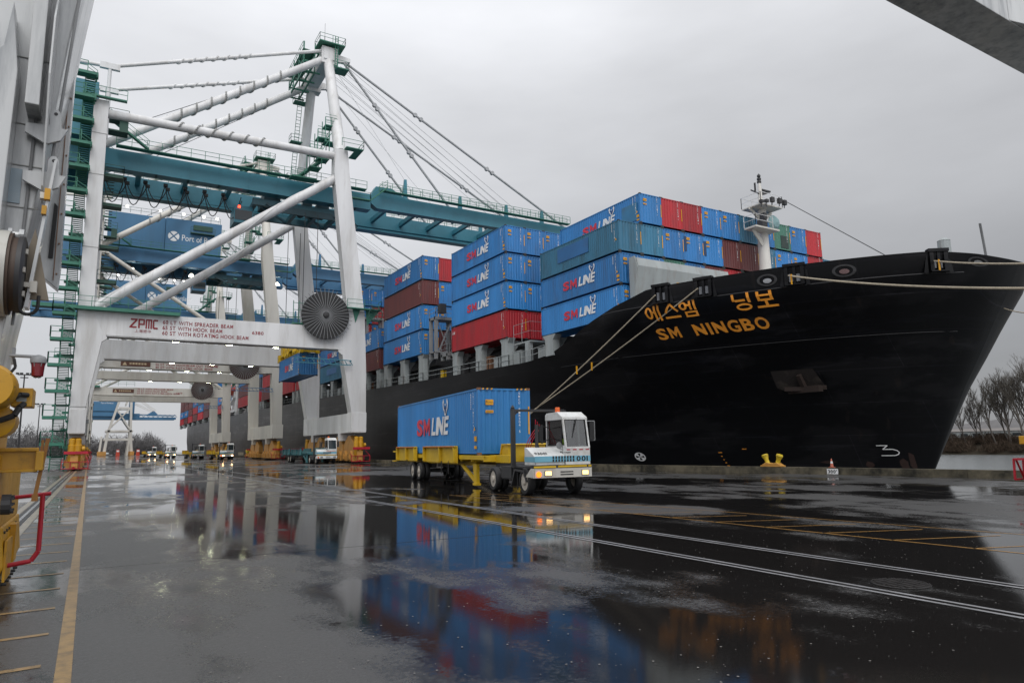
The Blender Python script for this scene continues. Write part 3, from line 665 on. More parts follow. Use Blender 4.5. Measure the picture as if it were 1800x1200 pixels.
# ------------------------------------------------------------------ shipping containers
def corrugated(m, L_, W_, H_):
    """body with corrugated walls, frame and corner castings; origin at base centre; length along y"""
    x, y = W_/2, L_/2
    zb, zt = .17, H_-.12
    def wall(p0, ex, out, ln, pitch=.28, dep=.038, ends=.10):
        p0 = Vector(p0); ex = Vector(ex); out = Vector(out); n = max(1,int((ln-2*ends)/pitch)); pitch = (ln-2*ends)/n
        us_ = [(0,-.01),(ends,-.01)]
        for i in range(n):
            a = ends+i*pitch
            us_ += [(a+.02*pitch,-dep-.012),(a+.27*pitch,-dep-.012),(a+.5*pitch,-.012),(a+.77*pitch,-.012)]
        us_ += [(ln-ends,-.012),(ln,-.01)]
        vs=[];fs=[]
        for u,o in us_:
            q = p0+ex*u+out*o; vs += [(q.x,q.y,zb),(q.x,q.y,zt)]
        for i in range(len(us_)-1): fs.append((2*i,2*i+2,2*i+3,2*i+1))
        m.add(vs,fs)
    wall((-x,y,0),(0,-1,0),(-1,0,0),L_); wall((x,-y,0),(0,1,0),(1,0,0),L_)
    wall((-x,-y,0),(1,0,0),(0,-1,0),W_,.30,.045); wall((x,y,0),(-1,0,0),(0,1,0),W_,.30,.045)
    m.add([(-x,-y,zt),(x,-y,zt),(x,y,zt),(-x,y,zt)],[(0,1,2,3)]); m.add([(-x,-y,zb),(-x,y,zb),(x,y,zb),(x,-y,zb)],[(0,1,2,3)])
    for sx in (-1,1):
        m.box(min(sx*x,sx*(x-.07)),max(sx*x,sx*(x-.07)),-y,y,zt,zt+.08); m.box(min(sx*x,sx*(x-.05)),max(sx*x,sx*(x-.05)),-y,y,.05,zb)
        m.box(-x,x,min(sx*y,sx*(y-.07)),max(sx*y,sx*(y-.07)),zt,zt+.082); m.box(-x,x,min(sx*y,sx*(y-.05)),max(sx*y,sx*(y-.05)),.048,zb)
        for sy in (-1,1):
            m.box(*sorted((sx*(x+.002),sx*(x-.10))),*sorted((sy*(y+.002),sy*(y-.12))),.08,H_-.08)
    m.mat(1)
    for sx in (-1,1):
        for sy in (-1,1):
            for z,zz in ((-.07,.11),(H_-.11,H_)): m.box(*sorted((sx*(x+.008),sx*(x-.17))),*sorted((sy*(y+.008),sy*(y-.18))),z,zz)
    m.mat(0)
CL, CW, CH = 12.2, 2.42, 2.84
def logo_mesh(L_, W_, H_, scale=1., c=.475):
    """red and white line lettering with the pointed-ear head over its last letters, on the -x wall"""
    mm = M(); x = -W_/2-.022; yc = L_/2-L_*(1-c)      # from the front end
    yc = -L_/2+L_*c; wl = L_*.42*scale; h = H_*.31; z0 = H_*.33
    def fr(off, z): return frame((x, yc+wl/2-off, z), (0,-1,0), (0,0,1))
    mm.mat(0).text('S', wl*.195, h, fr(0,z0), 0, .045); mm.text('M', wl*.20, h, fr(wl*.225,z0), .0, .012)
    mm.mat(1); o = wl*.47
    for ch, w_, d in (('L',.115,.0),('I',.045,.125),('N',.155,.165),('E',.115,.335)):
        mm.text(ch, wl*w_, h, fr(o+wl*d*1.03,z0), .22, .03)
    o2 = o+wl*.33; ez = z0+h*1.05; s = h*.92
    f = fr(o2, ez)
    out = [(-.05,.78),(.12,.98),(.30,.66),(.62,.66),(.84,1.0),(1.0,.76),(.90,.36),(.74,.22),(.62,.0),(.34,.0),(.26,.24),(.06,.38)]
    mm.mat(1); n = len(out); cx, cy = .48,.48; ins = [(cx+(a-cx)*.66, cy+(b-cy)*.66) for a,b in out]
    mm.add([f @ Vector((a*s,b*s,0)) for a,b in out]+[f @ Vector((a*s,b*s,0)) for a,b in ins],[(i,(i+1)%n,n+(i+1)%n,n+i) for i in range(n)])
    mm.mat(2); mm.add([f @ Vector((a*s,b*s,.002)) for a,b in [(.30,.42),(.20,.60),(.34,.50),(.60,.50),(.78,.62),(.70,.40),(.58,.10),(.40,.10)]],[(0,1,2),(0,2,3,5),(3,4,5),(0,5,6,7)])
    return mm
def mark_meshes(L_, W_, H_, code='SMCU 455182 7', lab=True):
    y = -L_/2-.026; x = -W_/2-.026; out = []
    fe = lambda u,z,d=0: frame((u, y-d, z),(1,0,0),(0,0,1)); fs_ = lambda v,z: frame((x, v, z),(0,-1,0),(0,0,1))
    def rect(mm, f, w, h): mm.add([f @ Vector(p) for p in ((0,0,0),(w,0,0),(w,h,0),(0,h,0))],[(0,1,2,3)])
    a = M(); b2 = M()
    for k, ch in enumerate(code):
        z = H_*.90-k*H_*.048
        if ch != ' ': a.text(ch, .085, .11, fe(W_*.27, z), 0, .0); b2.text(ch, .085, .11, fs_(-L_/2+.62, z), 0, .0)
    out += [('code_lettering', a, [whitel]), ('code_lettering', b2, [whitel])]
    a = M()
    for k in range(9): rect(a, fs_(-L_/2+.95, H_*.9-k*.085), .09, .05)
    out.append(('weight_lettering', a, [whitel]))
    if lab:
        a = M(); rect(a, fe(-W_*.36,H_*.74), .40,.25); a.mat(1).text('9\'6', .13,.15, fe(-W_*.36+.02,H_*.74+.05,.004)); a.text('HIGH', .19,.10, fe(-W_*.36+.18,H_*.74+.07,.004)); out.append(('height_label', a, [yel_lab, dark]))
        a = M(); rect(a, fe(-W_*.36,H_*.62), .40,.13); a.mat(1); rect(a, fe(-W_*.36+.03,H_*.62+.045,.004),.34,.03); out.append(('height_label', a, [yel_lab, dark]))
        a = M(); rect(a, fs_(-L_/2+.48,H_*.20),.34,.24); out.append(('warning_label', a, [yel_lab])); a = M(); rect(a, fs_(-L_/2+.48,H_*.09),.34,.14); out.append(('warning_label', a, [yel_lab]))
    a = M(); f = fs_(-L_/2+.55,H_*.36); a.add([f @ Vector(p) for p in ((0,0,0),(.24,0,0),(.12,.22,0))],[(0,1,2)]); out.append(('warning_label', a, [yel_lab]))
    a = M(); rect(a, fe(W_*.455,H_*.30),.075,H_*.42); out.append(('edge_strip', a, [yel_lab]))
    return out
proto = {}
def make_proto():
    a = M(); corrugated(a, CL, CW, CH)
    o = a.build('shipping_container', [cpm['blue'], dark]); 
    proto['body'] = o
    proto['logo'] = logo_mesh(CL,CW,CH).build('logo', [redl_logo, whitel, navy])
    proto['mark'] = [m_.build(n_, mt_) for n_, m_, mt_ in mark_meshes(CL,CW,CH)]
    proto['markp'] = [m_.build(n_, mt_) for n_, m_, mt_ in mark_meshes(CL,CW,CH,'TGHU 608351 0',False)]
    mm = M(); mm.text('C-AI', .62, .34, frame((-CW/2-.022, CL/2-.25, CH*.70),(0,-1,0),(0,0,1)), 0, .06); proto['cai'] = mm.build('lettering', [whitel])
    for k in ('body','logo','mark','markp','cai'):
        for o_ in (proto[k] if isinstance(proto[k], list) else [proto[k]]):
            for c in list(o_.users_collection): c.objects.unlink(o_)
redl_logo = paint('logo_red', (.62,.03,.06), .45, .1)
make_proto()
def container(col, loc, label, group, scale=(1,1,1), logo=True, marks=True, cai=False, rz=0):
    o = proto['body'].copy(); C.objects.link(o); o.location = loc; o.scale = scale; o.rotation_euler = (0,0,rz)
    o.material_slots[0].link = 'OBJECT'; o.material_slots[0].material = cpm[col]
    tag(o, label, 'container', group)
    def kid(k):
        for s_ in (proto[k] if isinstance(proto[k], list) else [proto[k]]):
            c = s_.copy(); C.objects.link(c); c.parent = o
    if marks: kid('mark' if col in ('blue','bright blue') else 'markp')
    if logo and col in ('blue','bright blue'): kid('logo')
    if cai: kid('cai')
    return o
TIER = ['bottom','second','third','fourth','fifth','sixth']
ROW = ['quayside','second','third','fourth','fifth','sixth','seventh','eighth','ninth','tenth','eleventh','twelfth']
BAYN = ['forward stack by the bow','second stack behind the bow','third stack behind the bow','fourth stack behind the bow','fifth stack behind the bow']
def stack(bay, y0, ln, z0, th, cols, name, x0=36., wr=2.44, marks=True):
    """cols: row -> list of colours from the bottom, None leaves it out"""
    for r, lst in cols.items():
        for k, cname in enumerate(lst):
            if cname is None: continue
            logo = r <= 1 and cname in ('blue','bright blue')
            cai = (bay == 1 and r == 0 and k == 0)
            cw = cname.replace('bright ','').replace('dark blue','faded teal blue')
            what = f'{cw} lettered container' if logo and r == 0 else f'{cw} container'
            if cai: what = 'red small-lettered container'
            lab = f'{what}, {TIER[k]} tier, {ROW[r]} row, {name}'
            container(cname, (x0+wr*(r+.5), y0+ln/2, z0+th*k+.0), lab, 'containers stacked on the ship', (1, ln/CL, (th-.11)/CH), logo, marks, cai)
B='blue'; D='dark blue'; BB='bright blue'; RD='red'; MR='maroon'; G='green'; GY='grey'; X_=None
stack(0, 42.95, 11.9, 12.2, 2.76, {0:[BB,B,D], 1:[X_,B,D,BB], 2:[X_,G,B,RD], 3:[X_,B,B,RD], 4:[X_,MR,BB,B], 5:[X_,RD,MR,B], 6:[X_,G,MR,D], 7:[X_,X_,D,B], 8:[X_,B,B,G], 9:[X_,B,B,B], 10:[X_,RD,RD,RD], 11:[X_,B,D]}, BAYN[0], 36.18)
stack(1, 61.2, 13.0, 13.0, 3.07, {0:[RD,BB,B,B], 1:[RD,B,B,B], 2:[X_,X_,B,B]}, BAYN[1])
stack(2, 83.1, 14.2, 13.9, 3.36, {0:[BB,B,MR,B], 1:[MR,B,B,RD], 2:[X_,X_,X_,B]}, BAYN[2])
stack(3, 99.2, 13.0, 13.6, 3.2, {0:[MR,B], 1:[MR,RD]}, BAYN[3])
stack(4, 116.5, 14.8, 13.9, 3.22, {0:[D,B], 1:[RD,B,RD,B,B], 2:[B,G,B,RD,B], 3:[X_,X_,X_,X_,B]}, BAYN[4])
aft = [(134.5,['red','blue','maroon']),(152,['red','green','green','blue']),(169.5,['maroon','red','maroon','blue']),(187,['red','grey','blue','blue']),(204.5,['red','maroon','blue']),(247,['red','blue','grey']),(264.5,['red','blue','grey','blue']),(282,['maroon','maroon','blue','grey']),(299.5,['red','blue','grey','maroon']),(317,['maroon','red','blue','blue']),(334.5,['red','maroon','maroon','maroon']),(352,['maroon','blue','maroon','maroon']),(369.5,['red','blue','maroon','maroon'])]
ORD = ['sixth','seventh','eighth','ninth','tenth','eleventh','twelfth','thirteenth','fourteenth','fifteenth','sixteenth','seventeenth','eighteenth']
for i,(y,cl_) in enumerate(aft):
    stack(5+i, y, 15.2, 14.1, 3.1, {0:cl_, 1:[None]*(len(cl_)-1)+[cl_[-1]]}, f'{ORD[i]} stack behind the bow', marks=False)

def patch(lab_part, face, u0, u1, z0, z1, mt):
    for o in C.objects:
        if o.get('category') == 'container' and lab_part in o.get('label',''):
            mm = M()
            if face == 'end': mm.box(u0*CW-CW/2,u1*CW-CW/2,-CL/2-.024,-CL/2-.008,z0*CH,z1*CH)
            else: mm.box(-CW/2-.024,-CW/2-.008,-CL/2+u0*CL,-CL/2+u1*CL,z0*CH,z1*CH)
            mm.build('repair_patch', mt, o)
pm_t = paint('patch_teal_blue',(.03,.17,.32),.45,.3); pm_d = paint('patch_dark_blue',(.012,.045,.12),.5,.3); pm_g = paint('vent_dark',(.02,.04,.035),.6,.4); pm_b = paint('patch_mid_blue',(.02,.13,.33),.45,.3)
patch('fourth tier, second row, forward', 'side', .03,.20,.12,.72, pm_t)
patch('third tier, fourth row, forward', 'end', .02,.14,.35,.85, pm_d)
patch('third tier, fifth row, forward', 'end', .0,.13,.30,.80, pm_d)
patch('fourth tier, ninth row, forward', 'end', .40,.85,.08,.55, pm_g)
patch('third tier, quayside row, forward', 'side', .35,.75,.35,.85, pm_b)
patch('bottom tier, quayside row, fifth', 'side', .3,.7,.4,.75, pm_b)
# posts under the outer stacks, lashing bridges, railing, deck gear
def post(y, z0, z1, w=1.3):
    mm = M(); mm.prism([(y-w/2,z0),(y+w/2,z0),(y+w/2,z1-.5),(y+w*.8,z1),(y-w*.8,z1),(y-w/2,z1-.5)],'x',36.15,36.9)
    mm.prism([(36.9,z1-.15),(36.9,z0),(37.2,z0),(37.35,z1-1.2),(38.2,z1-.15)],'y',y-.12,y+.12)
    shp(mm).build('container_post', ltgrey, ship)
ys = []
for (y0,ln,z0) in [(61.2,13.0,13.0),(83.1,14.2,13.9),(99.2,13.0,13.6),(116.5,14.8,13.9)]+[(y,15.2,14.1) for y,_ in aft]:
    for q in (.7, ln*.5, ln-.6) if y0 < 150 else (.7, ln-.6): post(y0+q, ztop(y0+q)-.1, z0-.03)
post(53.6,10.2,12.17)
mm = M(); y = 54.4
while y < 330:
    y2 = y+2.2; a = (36.12,y,ztop(y)); b2 = (36.12,y2,ztop(y2))
    railing(mm, [a,b2], 1.1, .05, 2.2, 1); y = y2
shp(mm).build('deck_railing', ltgrey, ship)
def lashing(y, z0, z1, w=4.2):
    mm = M()
    for yy in (y, y+w*.36):
        mm.box(36.2,36.6,yy,yy+.34,z0,z1); mm.box(38.6,39.0,yy,yy+.34,z0,z1); mm.box(41.4,41.8,yy,yy+.34,z0,z1)
    mm.box(36.2,42,y-.1,y+w*.36+.44,z1-.35,z1); mm.box(36.2,42,y-.1,y+w*.36+.44,z0+.8,z0+.95); mm.beam((36.4,y+.3,z0),(38.8,y+.3,z1),.16,.16); mm.beam((38.8,y+.3,z0),(36.4,y+.3,z1),.1,.1)
    railing(mm,[(36.25,y-.1,z1),(36.25,y+w*.36+.4,z1)],1.1,.06); railing(mm,[(36.25,y-.1,z1),(42,y-.1,z1)],1.1,.06)
    for k in range(8): mm.box(37.4,37.9,y-.14,y-.08,z0+1+k*.45,z0+1.06+k*.45)
    ob = shp(mm).build('lashing_bridge', grey, ship)
    mm = M(); mm.cbox((37.0,y-.3,z1+1.0),(.8,.9,1.2)); shp(mm).build('floodlight', dark, ob)
lashing(79.4,12.9,18.3); lashing(112.8,13.4,24.0); lashing(75.8,12.4,13.2)
for y in [yy-2.6 for yy,_ in aft]: lashing(y,13.5,19.5)
mm = M(); mm.box(36.5,39.5,57.4,60.6,12.1,12.25); railing(mm,[(36.5,57.4,12.25),(36.5,60.6,12.25)],1.9); railing(mm,[(36.5,57.4,12.25),(41,57.4,12.25)],1.9); mm.box(36.3,36.9,57.6,58.1,10.0,12.2); mm.box(39,39.7,57.6,58.3,10,12.2)
shp(mm).build('access_platform', ltgrey, ship)
def deckbox(x,y,z,d,mt,nm='deck_box'):
    mm = M(); mm.cbox((x,y,z+d[2]/2),d); mm.cbox((x,y,z+d[2]+.04),(d[0]+.08,d[1]+.08,.08)); shp(mm).build(nm, mt, ship)
for (x,y,d,mt) in ((36.9,64.3,(.7,1.3,1.1),ltgrey),(37,66.4,(.6,.9,1.5),rusty),(36.9,68.6,(.6,.8,1.2),ltgrey),(37,60.2,(.7,1.6,1.4),ltgrey),(37,72.6,(.8,1.0,1.2),dark),(37.0,55.6,(.8,1.2,1.1),ltgrey),(37,78.6,(.5,.6,1.0),yellow2),(37,92,(.8,1.6,1.3),ltgrey),(37,106,(.8,1.4,1.2),rusty),(37,121,(.8,1.8,1.3),ltgrey),(37,128,(.8,1.6,1.5),ltgrey)): deckbox(x,y,ztop(y)-.05,d,mt)
# lifeboat and white deckhouse far aft
mm = M(); mm.lathe([(.1,-5),(1.1,-4),(1.7,-1.5),(1.75,1.5),(1.2,4),(.1,5)],12,(36.6,233,20.6),'y'); lb = shp(mm).build('lifeboat', lifeb, ship, smooth=True)
mm = M(); mm.box(36.2,44,222.5,226,12,26); mm.box(36,38,226,240,13.4,14.2); mm.beam((36.4,229,13.8),(36.4,229,22),.4,.4); mm.beam((36.4,237,13.8),(36.4,237,22),.4,.4); mm.beam((36,226,17.8),(36,239,14.2),.8,.3); shp(mm).build('deckhouse', white, ship)
# ================================================================== CRANES
strake_shade_seam = paint('strake_shade_seam_grey',(.30,.30,.29),.5,.4,(.12,.12,.10),2); stay_m = paint('stay_light_grey',(.36,.37,.38),.45,.4,(.16,.15,.14),2); trol = paint('trolley_teal',(.04,.12,.15),.5,.5,(.02,.03,.03),1.5); trol2 = paint('trolley_dark_teal',(.025,.06,.075),.55,.5,(.06,.04,.03),1.5)  # strakes greyer than their pipes: ridge shadow lines put into the colour
def rail_on(mm, pts, h=1.1, r=.05, step=1.6): railing(mm, pts, h, r, step, 1)
def bogie(parent, x, y0, y1, front, face, col=ochre, detail=True):
    """wheel trucks under a sill: two rocker plates over wheel boxes, drives at the outer end"""
    mm = M(); w = .75
    n = 2 if (y1-y0) < 12 else 2
    L_ = (y1-y0)/n
    for k in range(n):
        a = y0+k*L_; c = a+L_/2
        mm.prism([(a+.25,1.35),(a+L_-.25,1.35),(a+L_-.4,2.5),(c+.5,3.55),(c-.5,3.55),(a+.4,2.5)],'x',x-.42,x+.42)
        for q in (a+L_*.25, a+L_*.75):
            mm.prism([(q-L_*.21,.28),(q+L_*.21,.28),(q+L_*.19,1.0),(q+.35,1.55),(q-.35,1.55),(q-L_*.19,1.0)],'x',x-w,x+w)
            mm.box(x-w-.18,x-w,q-.5,q+.2,.5,1.15)
    b = mm.build('bogie', col, parent)
    for k in range(n):
        for q in (.13,.37,.63,.87): M().lathe([(.36,x-.12),(.36,x+.12)],14,(0,y0+(k+q)*L_,.38),'x').build('wheel', dark, b)
    e = y0 if front else y1; s = -1 if front else 1
    for dx in ((.45,-.5) if detail else (.45,)):
        mm = M(); mm.lathe([(.24,.9),(.3,1.0),(.3,1.7),(.36,1.75),(.36,2.7),(.30,2.75),(.30,3.3),(.15,3.4)],12,(x+dx*.6,e+s*.35,0)); mm.lathe([(.05,0),(.28,.06),(.28,.32),(.05,.4)],10,(x+dx*.6+.3,e+s*.35,2.3),'x'); mm.build('drive_motor', yellow, b, smooth=True)
    mm = M(); q = e+s*.95; mm.box(x-.95,x+1.25,min(q,q+s*.12),max(q,q+s*.12),1.75,2.05)
    mm.build('bumper_board', red, b)
    mm = M()
    for xx in (x-1.1,x-.3,x+.5,x+1.3): mm.beam((xx,q,.25),(xx,q,.95),.07,.07)
    mm.beam((x-1.1,q,.25),(x+1.3,q,.25),.07,.07); mm.beam((x-1.1,q,.95),(x+1.3,q,.95),.07,.07); mm.beam((x-1.1,q,.95),(x-1.0,e,1.3),.06,.06); mm.beam((x+1.3,q,.95),(x+1.0,e,1.6),.06,.06); mm.beam((x,q,.3),(x,e,.6),.2,.3)
    mm.build('guard_frame', red, b)
    mm = M(); mm.box(x-.35,x+.35,min(q-s*.1,e),max(q-s*.1,e),.30,1.6); mm.lathe([(.2,0),(.2,.45)],12,(x,q-s*.45 if s>0 else q,.55),'y'); mm.build('buffer', col, b)
    return b

def house_logo(mm, x0, y, z0, size):
    f = frame((x0,y,z0),(1,0,0),(0,0,1))
    r = size*.75; n = 28; c = (r, size*.32)
    for q in range(4):
        a0 = q*PI/2+PI/4+.12; a1 = a0+PI/2-.24
        pts = [(c[0]+r*math.cos(a0+(a1-a0)*i/8), c[1]+r*math.sin(a0+(a1-a0)*i/8)) for i in range(9)]
        m0 = (c[0]+.16*r*math.cos((a0+a1)/2), c[1]+.16*r*math.sin((a0+a1)/2))
        mid = (c[0]+.70*r*math.cos(a0-.02), c[1]+.70*r*math.sin(a0-.02)) if q%2 else None
        vs = [f @ Vector((*m0,0))]+[f @ Vector((*p,0)) for p in pts]
        mm.add(vs,[tuple(range(len(vs)))])
    mm.text('Port of Portland', size*6.2, size*.92, frame((x0+2*r+size*.35,y,z0-.22*size),(1,0,0),(0,0,1)), 0, 0)

def crane(Y0, label, kind, lines, number, wcol, gcol, scol, bcol, col2=False):
    D = 24.0
    t = thing('gantry_crane', label, 'crane', (0,Y0,0), 0, 'ship to shore cranes along the berth')
    first = kind == 1
    bz0, bz1 = {1:(14.7,17.45),2:(16.1,17.75),3:(15.5,17.5)}[kind]
    # --- lower legs, sills
    for y, fr in ((0,1),(D-1.8,0)):
        if first:
            mm = M(); mm.prism([(-2.5,6.4),(-1.05,6.4),(-1.05,6.9),(.02,14.2),(.02,14.9),(-1.0,17.3),(-2.46,17.3)] ,'y',y,y+1.7); mm.build('leg', wcol, t, bevel=.02)
            mm = M(); mm.prism([(28.35,6.4),(30.25,6.4),(30.2,12.0),(29.85,19.9),(27.7,19.9),(27.0,17.3),(26.9,14.9),(26.95,14.1),(27.82,9.2)],'y',y,y+1.7); mm.build('leg', wcol, t, bevel=.02)
        else:
            mm = M(); mm.prism([(-2.5,6.4),(-.9,6.4),(-.9,17.3),(-2.46,17.3)] ,'y',y,y+1.7); mm.build('leg', wcol, t, bevel=.02)
            mm = M(); mm.prism([(28.3,6.4),(30.1,6.4),(29.85,19.9),(27.9,19.9),(28.0,13)],'y',y,y+1.7); mm.build('leg', wcol, t, bevel=.02)
        mm = M(); mm.box(-2.48,-1.0,y+.1,y+1.6,17.28,42.0); mm.build('column', wcol, t, bevel=.02)
        mm = M(); mm.prism([(27.5,19.88),(29.82,19.88),(27.5,38.5),(27.15,42.0),(25.4,42.0),(25.4,38.5)],'y',y+.1,y+1.6); mm.build('column', wcol, t, bevel=.02)
    for x0, x1 in ((-2.52,-.98),(28.33,30.28)):
        mm = M(); mm.box(x0,x1,-.02,D,3.9,6.42)
        for yy in (5.2, D-5.2): mm.prism([(yy-.5,4.8),(yy+.5,4.8),(yy+.3,2.9),(yy-.3,2.9)],'x',x0-.06,x1+.02)
        mm.box(x0-.03,x1+.03,-.05,1.75,4.0,6.5); mm.box(x0-.03,x1+.03,D-1.75,D+.03,4.0,6.5)
        mm.build('sill_beam', wcol, t, bevel=.02)
        for (a,b2,f) in ((.2,9.8,True),(D-9.8,D-.2,False)): bogie(t, (x0+x1)/2, a, b2, f, 0, scol, first)
    for (x0,x1,z) in ((-2.50,-.96,24.5),(-2.50,-.96,33.0),(-2.50,-.96,37.9),(-2.54,-1.0,6.75)):
        for y in (.1 if z>10 else 0, D-1.7): M().box(x0,x1,y-.03,y+1.6,z,z+.07).build('flange_seam', strake_shade_seam, t)
    # --- portal beams with lettering
    for y in (0.05, D-1.75):
        mm = M(); mm.prism([(-.02 if first else -.9,bz0),(27.2 if first else 28.2,bz0-.05),(27.2 if first else 28.2,bz1+.05),(-1.02,bz1-.1),(-1.02,bz0+1.)],'y',y,y+1.6); mm.box(.4,26.8,y-.06,y+1.66,bz0-.12,bz0-.06)
        for x in (-.2,27.1) if first else (): mm.prism([(x-.5,bz0+.1),(x+.5,bz0+.1),(x+.7,bz0-.35),(x+.25,bz0-.75),(x-.25,bz0-.75),(x-.7,bz0-.35)],'y',y-.03,y+.35)
        pb = mm.build('portal_beam', wcol, t, bevel=.02)
        if y < 1:
            for i,(s, w_) in enumerate(lines):
                mm = M(); mm.text(s, w_, .47 if first else .40, frame((5.9 if first else 8.3, y-.025, (16.36-i*.63) if first else bz1-.55-i*.52),(1,0,0),(0,0,1)), 0, .016); mm.build('lettering', redl, pb)
            mm = M(); mm.text(number, 1.35, .42, frame((15.7 if first else 17.0, y-.025, 15.83 if first else bz0+.6),(1,0,0),(0,0,1)), 0, .016)
            if first:
                mm.build('lettering', redl, pb); mm = M()
                f = frame((2.55,y-.025,15.72),(1,0,0),(0,0,1))
                kz = [0.0]
                def seg(a,b2,c,d): kz[0] += .002; mm.add([f @ Vector(p) for p in ((a,c,kz[0]),(b2,c,kz[0]),(b2,d,kz[0]),(a,d,kz[0]))],[(0,1,2,3)])
                def par(p,q,w_):
                    kz[0] += .002; v,fs = thick(p,q,w_); mm.add([f @ Vector((z[0],z[1],kz[0])) for z in v], fs)
                seg(.10,.78,.88,1.08); seg(.0,.72,.0,.18); par((.68,.9),(.12,.16),.19)           # Z
                seg(.86,1.03,.0,1.08); seg(1.03,1.5,.9,1.08); seg(1.36,1.52,.42,.92); seg(1.03,1.5,.38,.54)   # P
                seg(1.60,1.75,.0,1.08); seg(1.75,2.1,.9,1.08); seg(1.86,2.0,.0,.9); seg(2.1,2.25,.0,1.08)      # M
                seg(2.33,2.48,.08,1.0); seg(2.40,2.85,.9,1.08); seg(2.40,2.85,.0,.18)                             # C
                mm.text('上海振华', 1.65, .36, frame((3.1,y-.025,15.22),(1,0,0),(0,0,1)), 0, .0)
            mm.build('lettering', redl, pb)
            if not first:
                mm = M(); mm.box(3.0,7.5,y-.08,y-.01,bz1-1.35,bz1-.45); sgn = mm.build('warning_sign', paint('brown_sign_board',(.10,.035,.02),.5,.3), pb)
                mm = M(); mm.add([(3.25,y-.09,bz1-1.2),(3.95,y-.09,bz1-1.2),(3.6,y-.09,bz1-.6)],[(0,1,2)]); mm.build('warning_triangle', paint('sign_cream_triangle',(.5,.4,.25),.5,.1), sgn); mm = M()
                for k in range(6): mm.box(4.3+k*.45,4.62+k*.45,y-.09,y-.082,bz1-1.05,bz1-.75)
                mm.build('sign_mark', paint('sign_cream',(.5,.4,.25),.5,.1), sgn)
        # lamps slung under the beam
        for x in (7.5,13.5,19.0) if y<1 else (9,14.5,20):
            mm = M(); mm.cbox((x,y+1.9,bz0+.1),(.75,.4,.25)); mm.beam((x,y+1.7,bz0+.2),(x,y+1.5,bz0+.4),.1,.1); fl = mm.build('floodlight', dark, t)
            mm = M(); mm.cbox((x,y+1.9,bz0-.06),(.65,.34,.06)); mm.build('lamp_glass', tubelamp, fl)
    # --- braces (pipes with strakes)
    for y in (.85, D-.9):
        if not first:
            mm = M(); mm.tube((-1.0,y,36.5),(28.0,y,17.6),.36,n=12); mm.build('diagonal_brace', wcol, t, smooth=True)
            mm = M(); mm.tube((-1.0,y,17.8),(7,y,22.6),.3,n=10); mm.cbox((-.9,y,36.4),(.8,1.2,1.6)); mm.build('gusset', wcol, t, smooth=True)
            continue
        mm = M(); p, q = (-.9,y,17.9),(25.9,y,38.1); mm.tube(p,q,.58,n=18); mm.strake(p,q,.60,22,.06,.02,.98); mm.strake(p,q,.59,3.4,.03,.02,.98); mm.build('diagonal_brace', wcol, t, smooth=True)
        mm = M(); p, q = (-1.1,y,40.75),(25.7,y,41.15); mm.tube(p,q,.52,n=18); tp_ = mm.build('tie_pipe', wcol, t, smooth=True); mm = M(); mm.strake(p,q,.60,1.9,.11,.28,.66); mm.build('strake', strake_shade_seam, tp_)
        mm = M(); mm.beam((25.5,y,38.3),(26.6,y,38.3),1.2,2.0); mm.beam((-1.0,y,17.6),(-.2,y,18.3),.8,1.6); mm.build('gusset', wcol, t)
    # side X braces between the frames on the landside
    mm = M()
    for a, b2 in (((-1.7,1,18),(-1.7,D/2,29)),((-1.7,D-1,18),(-1.7,D/2,29)),((-1.7,D/2,29),(-1.7,1,40)),((-1.7,D/2,29),(-1.7,D-1,40))): mm.tube(a,b2,.34,n=10)
    mm.build('side_brace', wcol, t, smooth=True)
    # --- A frame
    ya, yb = 7.9, 17.0
    for y0, y1 in ((.85,ya),(D-.9,yb)):
        mm = M(); mm.tube((26.3,y0,41.8),(26.3,y1,59.2),.82,.70,n=18); mm.build('mast_leg', wcol, t, smooth=True)
    mm = M(); mm.beam((26.3,ya-.9,59.6),(26.3,yb+.9,59.6),1.7,1.9)
    for y in (ya,yb): mm.cbox((26.4,y,59.4),(2.4,1.5,2.6)); mm.prism([(27.2,58.8),(29.6,59.4),(29.6,60.0),(27.2,60.2)],'y',y-.25,y+.25)
    mm.build('mast_head', wcol, t, bevel=.03)
    mm = M(); mm.box(24.6,28.4,ya-1.6,ya+1.2,60.9,61.05); mm.box(25.4,27.2,ya+1.2,yb+1.2,60.9,61.05); rail_on(mm,[(24.6,ya-1.6,61.05),(28.4,ya-1.6,61.05),(28.4,ya+1.2,61.05)]); rail_on(mm,[(24.6,ya-1.6,61.05),(24.6,ya+1.2,61.05),(25.4,ya+1.2,61.05),(25.4,yb+1.2,61.05)]); mm.build('mast_platform', green, t)
    mm = M()
    for z in (57.0,58.6,60.2):
        for x in (23.0,24.6): mm.beam((x,ya+1,z),(x,yb+1,z),.18,.28)
        for y in (ya+1,ya+4,yb-2,yb+1): mm.beam((23,y,z),(25.4,y,z),.14,.22)
    for (x,y) in ((23,ya+1),(24.6,ya+1),(23,ya+4),(23,yb-2),(23,yb+1),(24.6,yb+1)): mm.beam((x,y,57),(x,y,61.6),.14,.14)
    for (a_,b_2) in ((ya+1,ya+4),(yb-2,yb+1)): mm.beam((23,a_,57),(23,b_2,60.2),.12,.12); mm.beam((23,a_,60.2),(23,b_2,57),.12,.12)
    mm.box(22.8,24.8,ya+.8,yb+1.2,60.3,60.36); rail_on(mm,[(22.8,ya+.8,60.36),(22.8,yb+1.2,60.36)]); mm.build('rope_frame', green, t)
    mm = M(); mm.box(27.2,29.0,ya-1.6,ya+.4,57.3,57.45); rail_on(mm,[(27.2,ya-1.6,57.45),(29.0,ya-1.6,57.45),(29,ya+.4,57.45)])
    for xx in (27,27.4): mm.beam((xx,ya-1.2,57.5),(xx,ya-1.2,62.4),.1,.1)
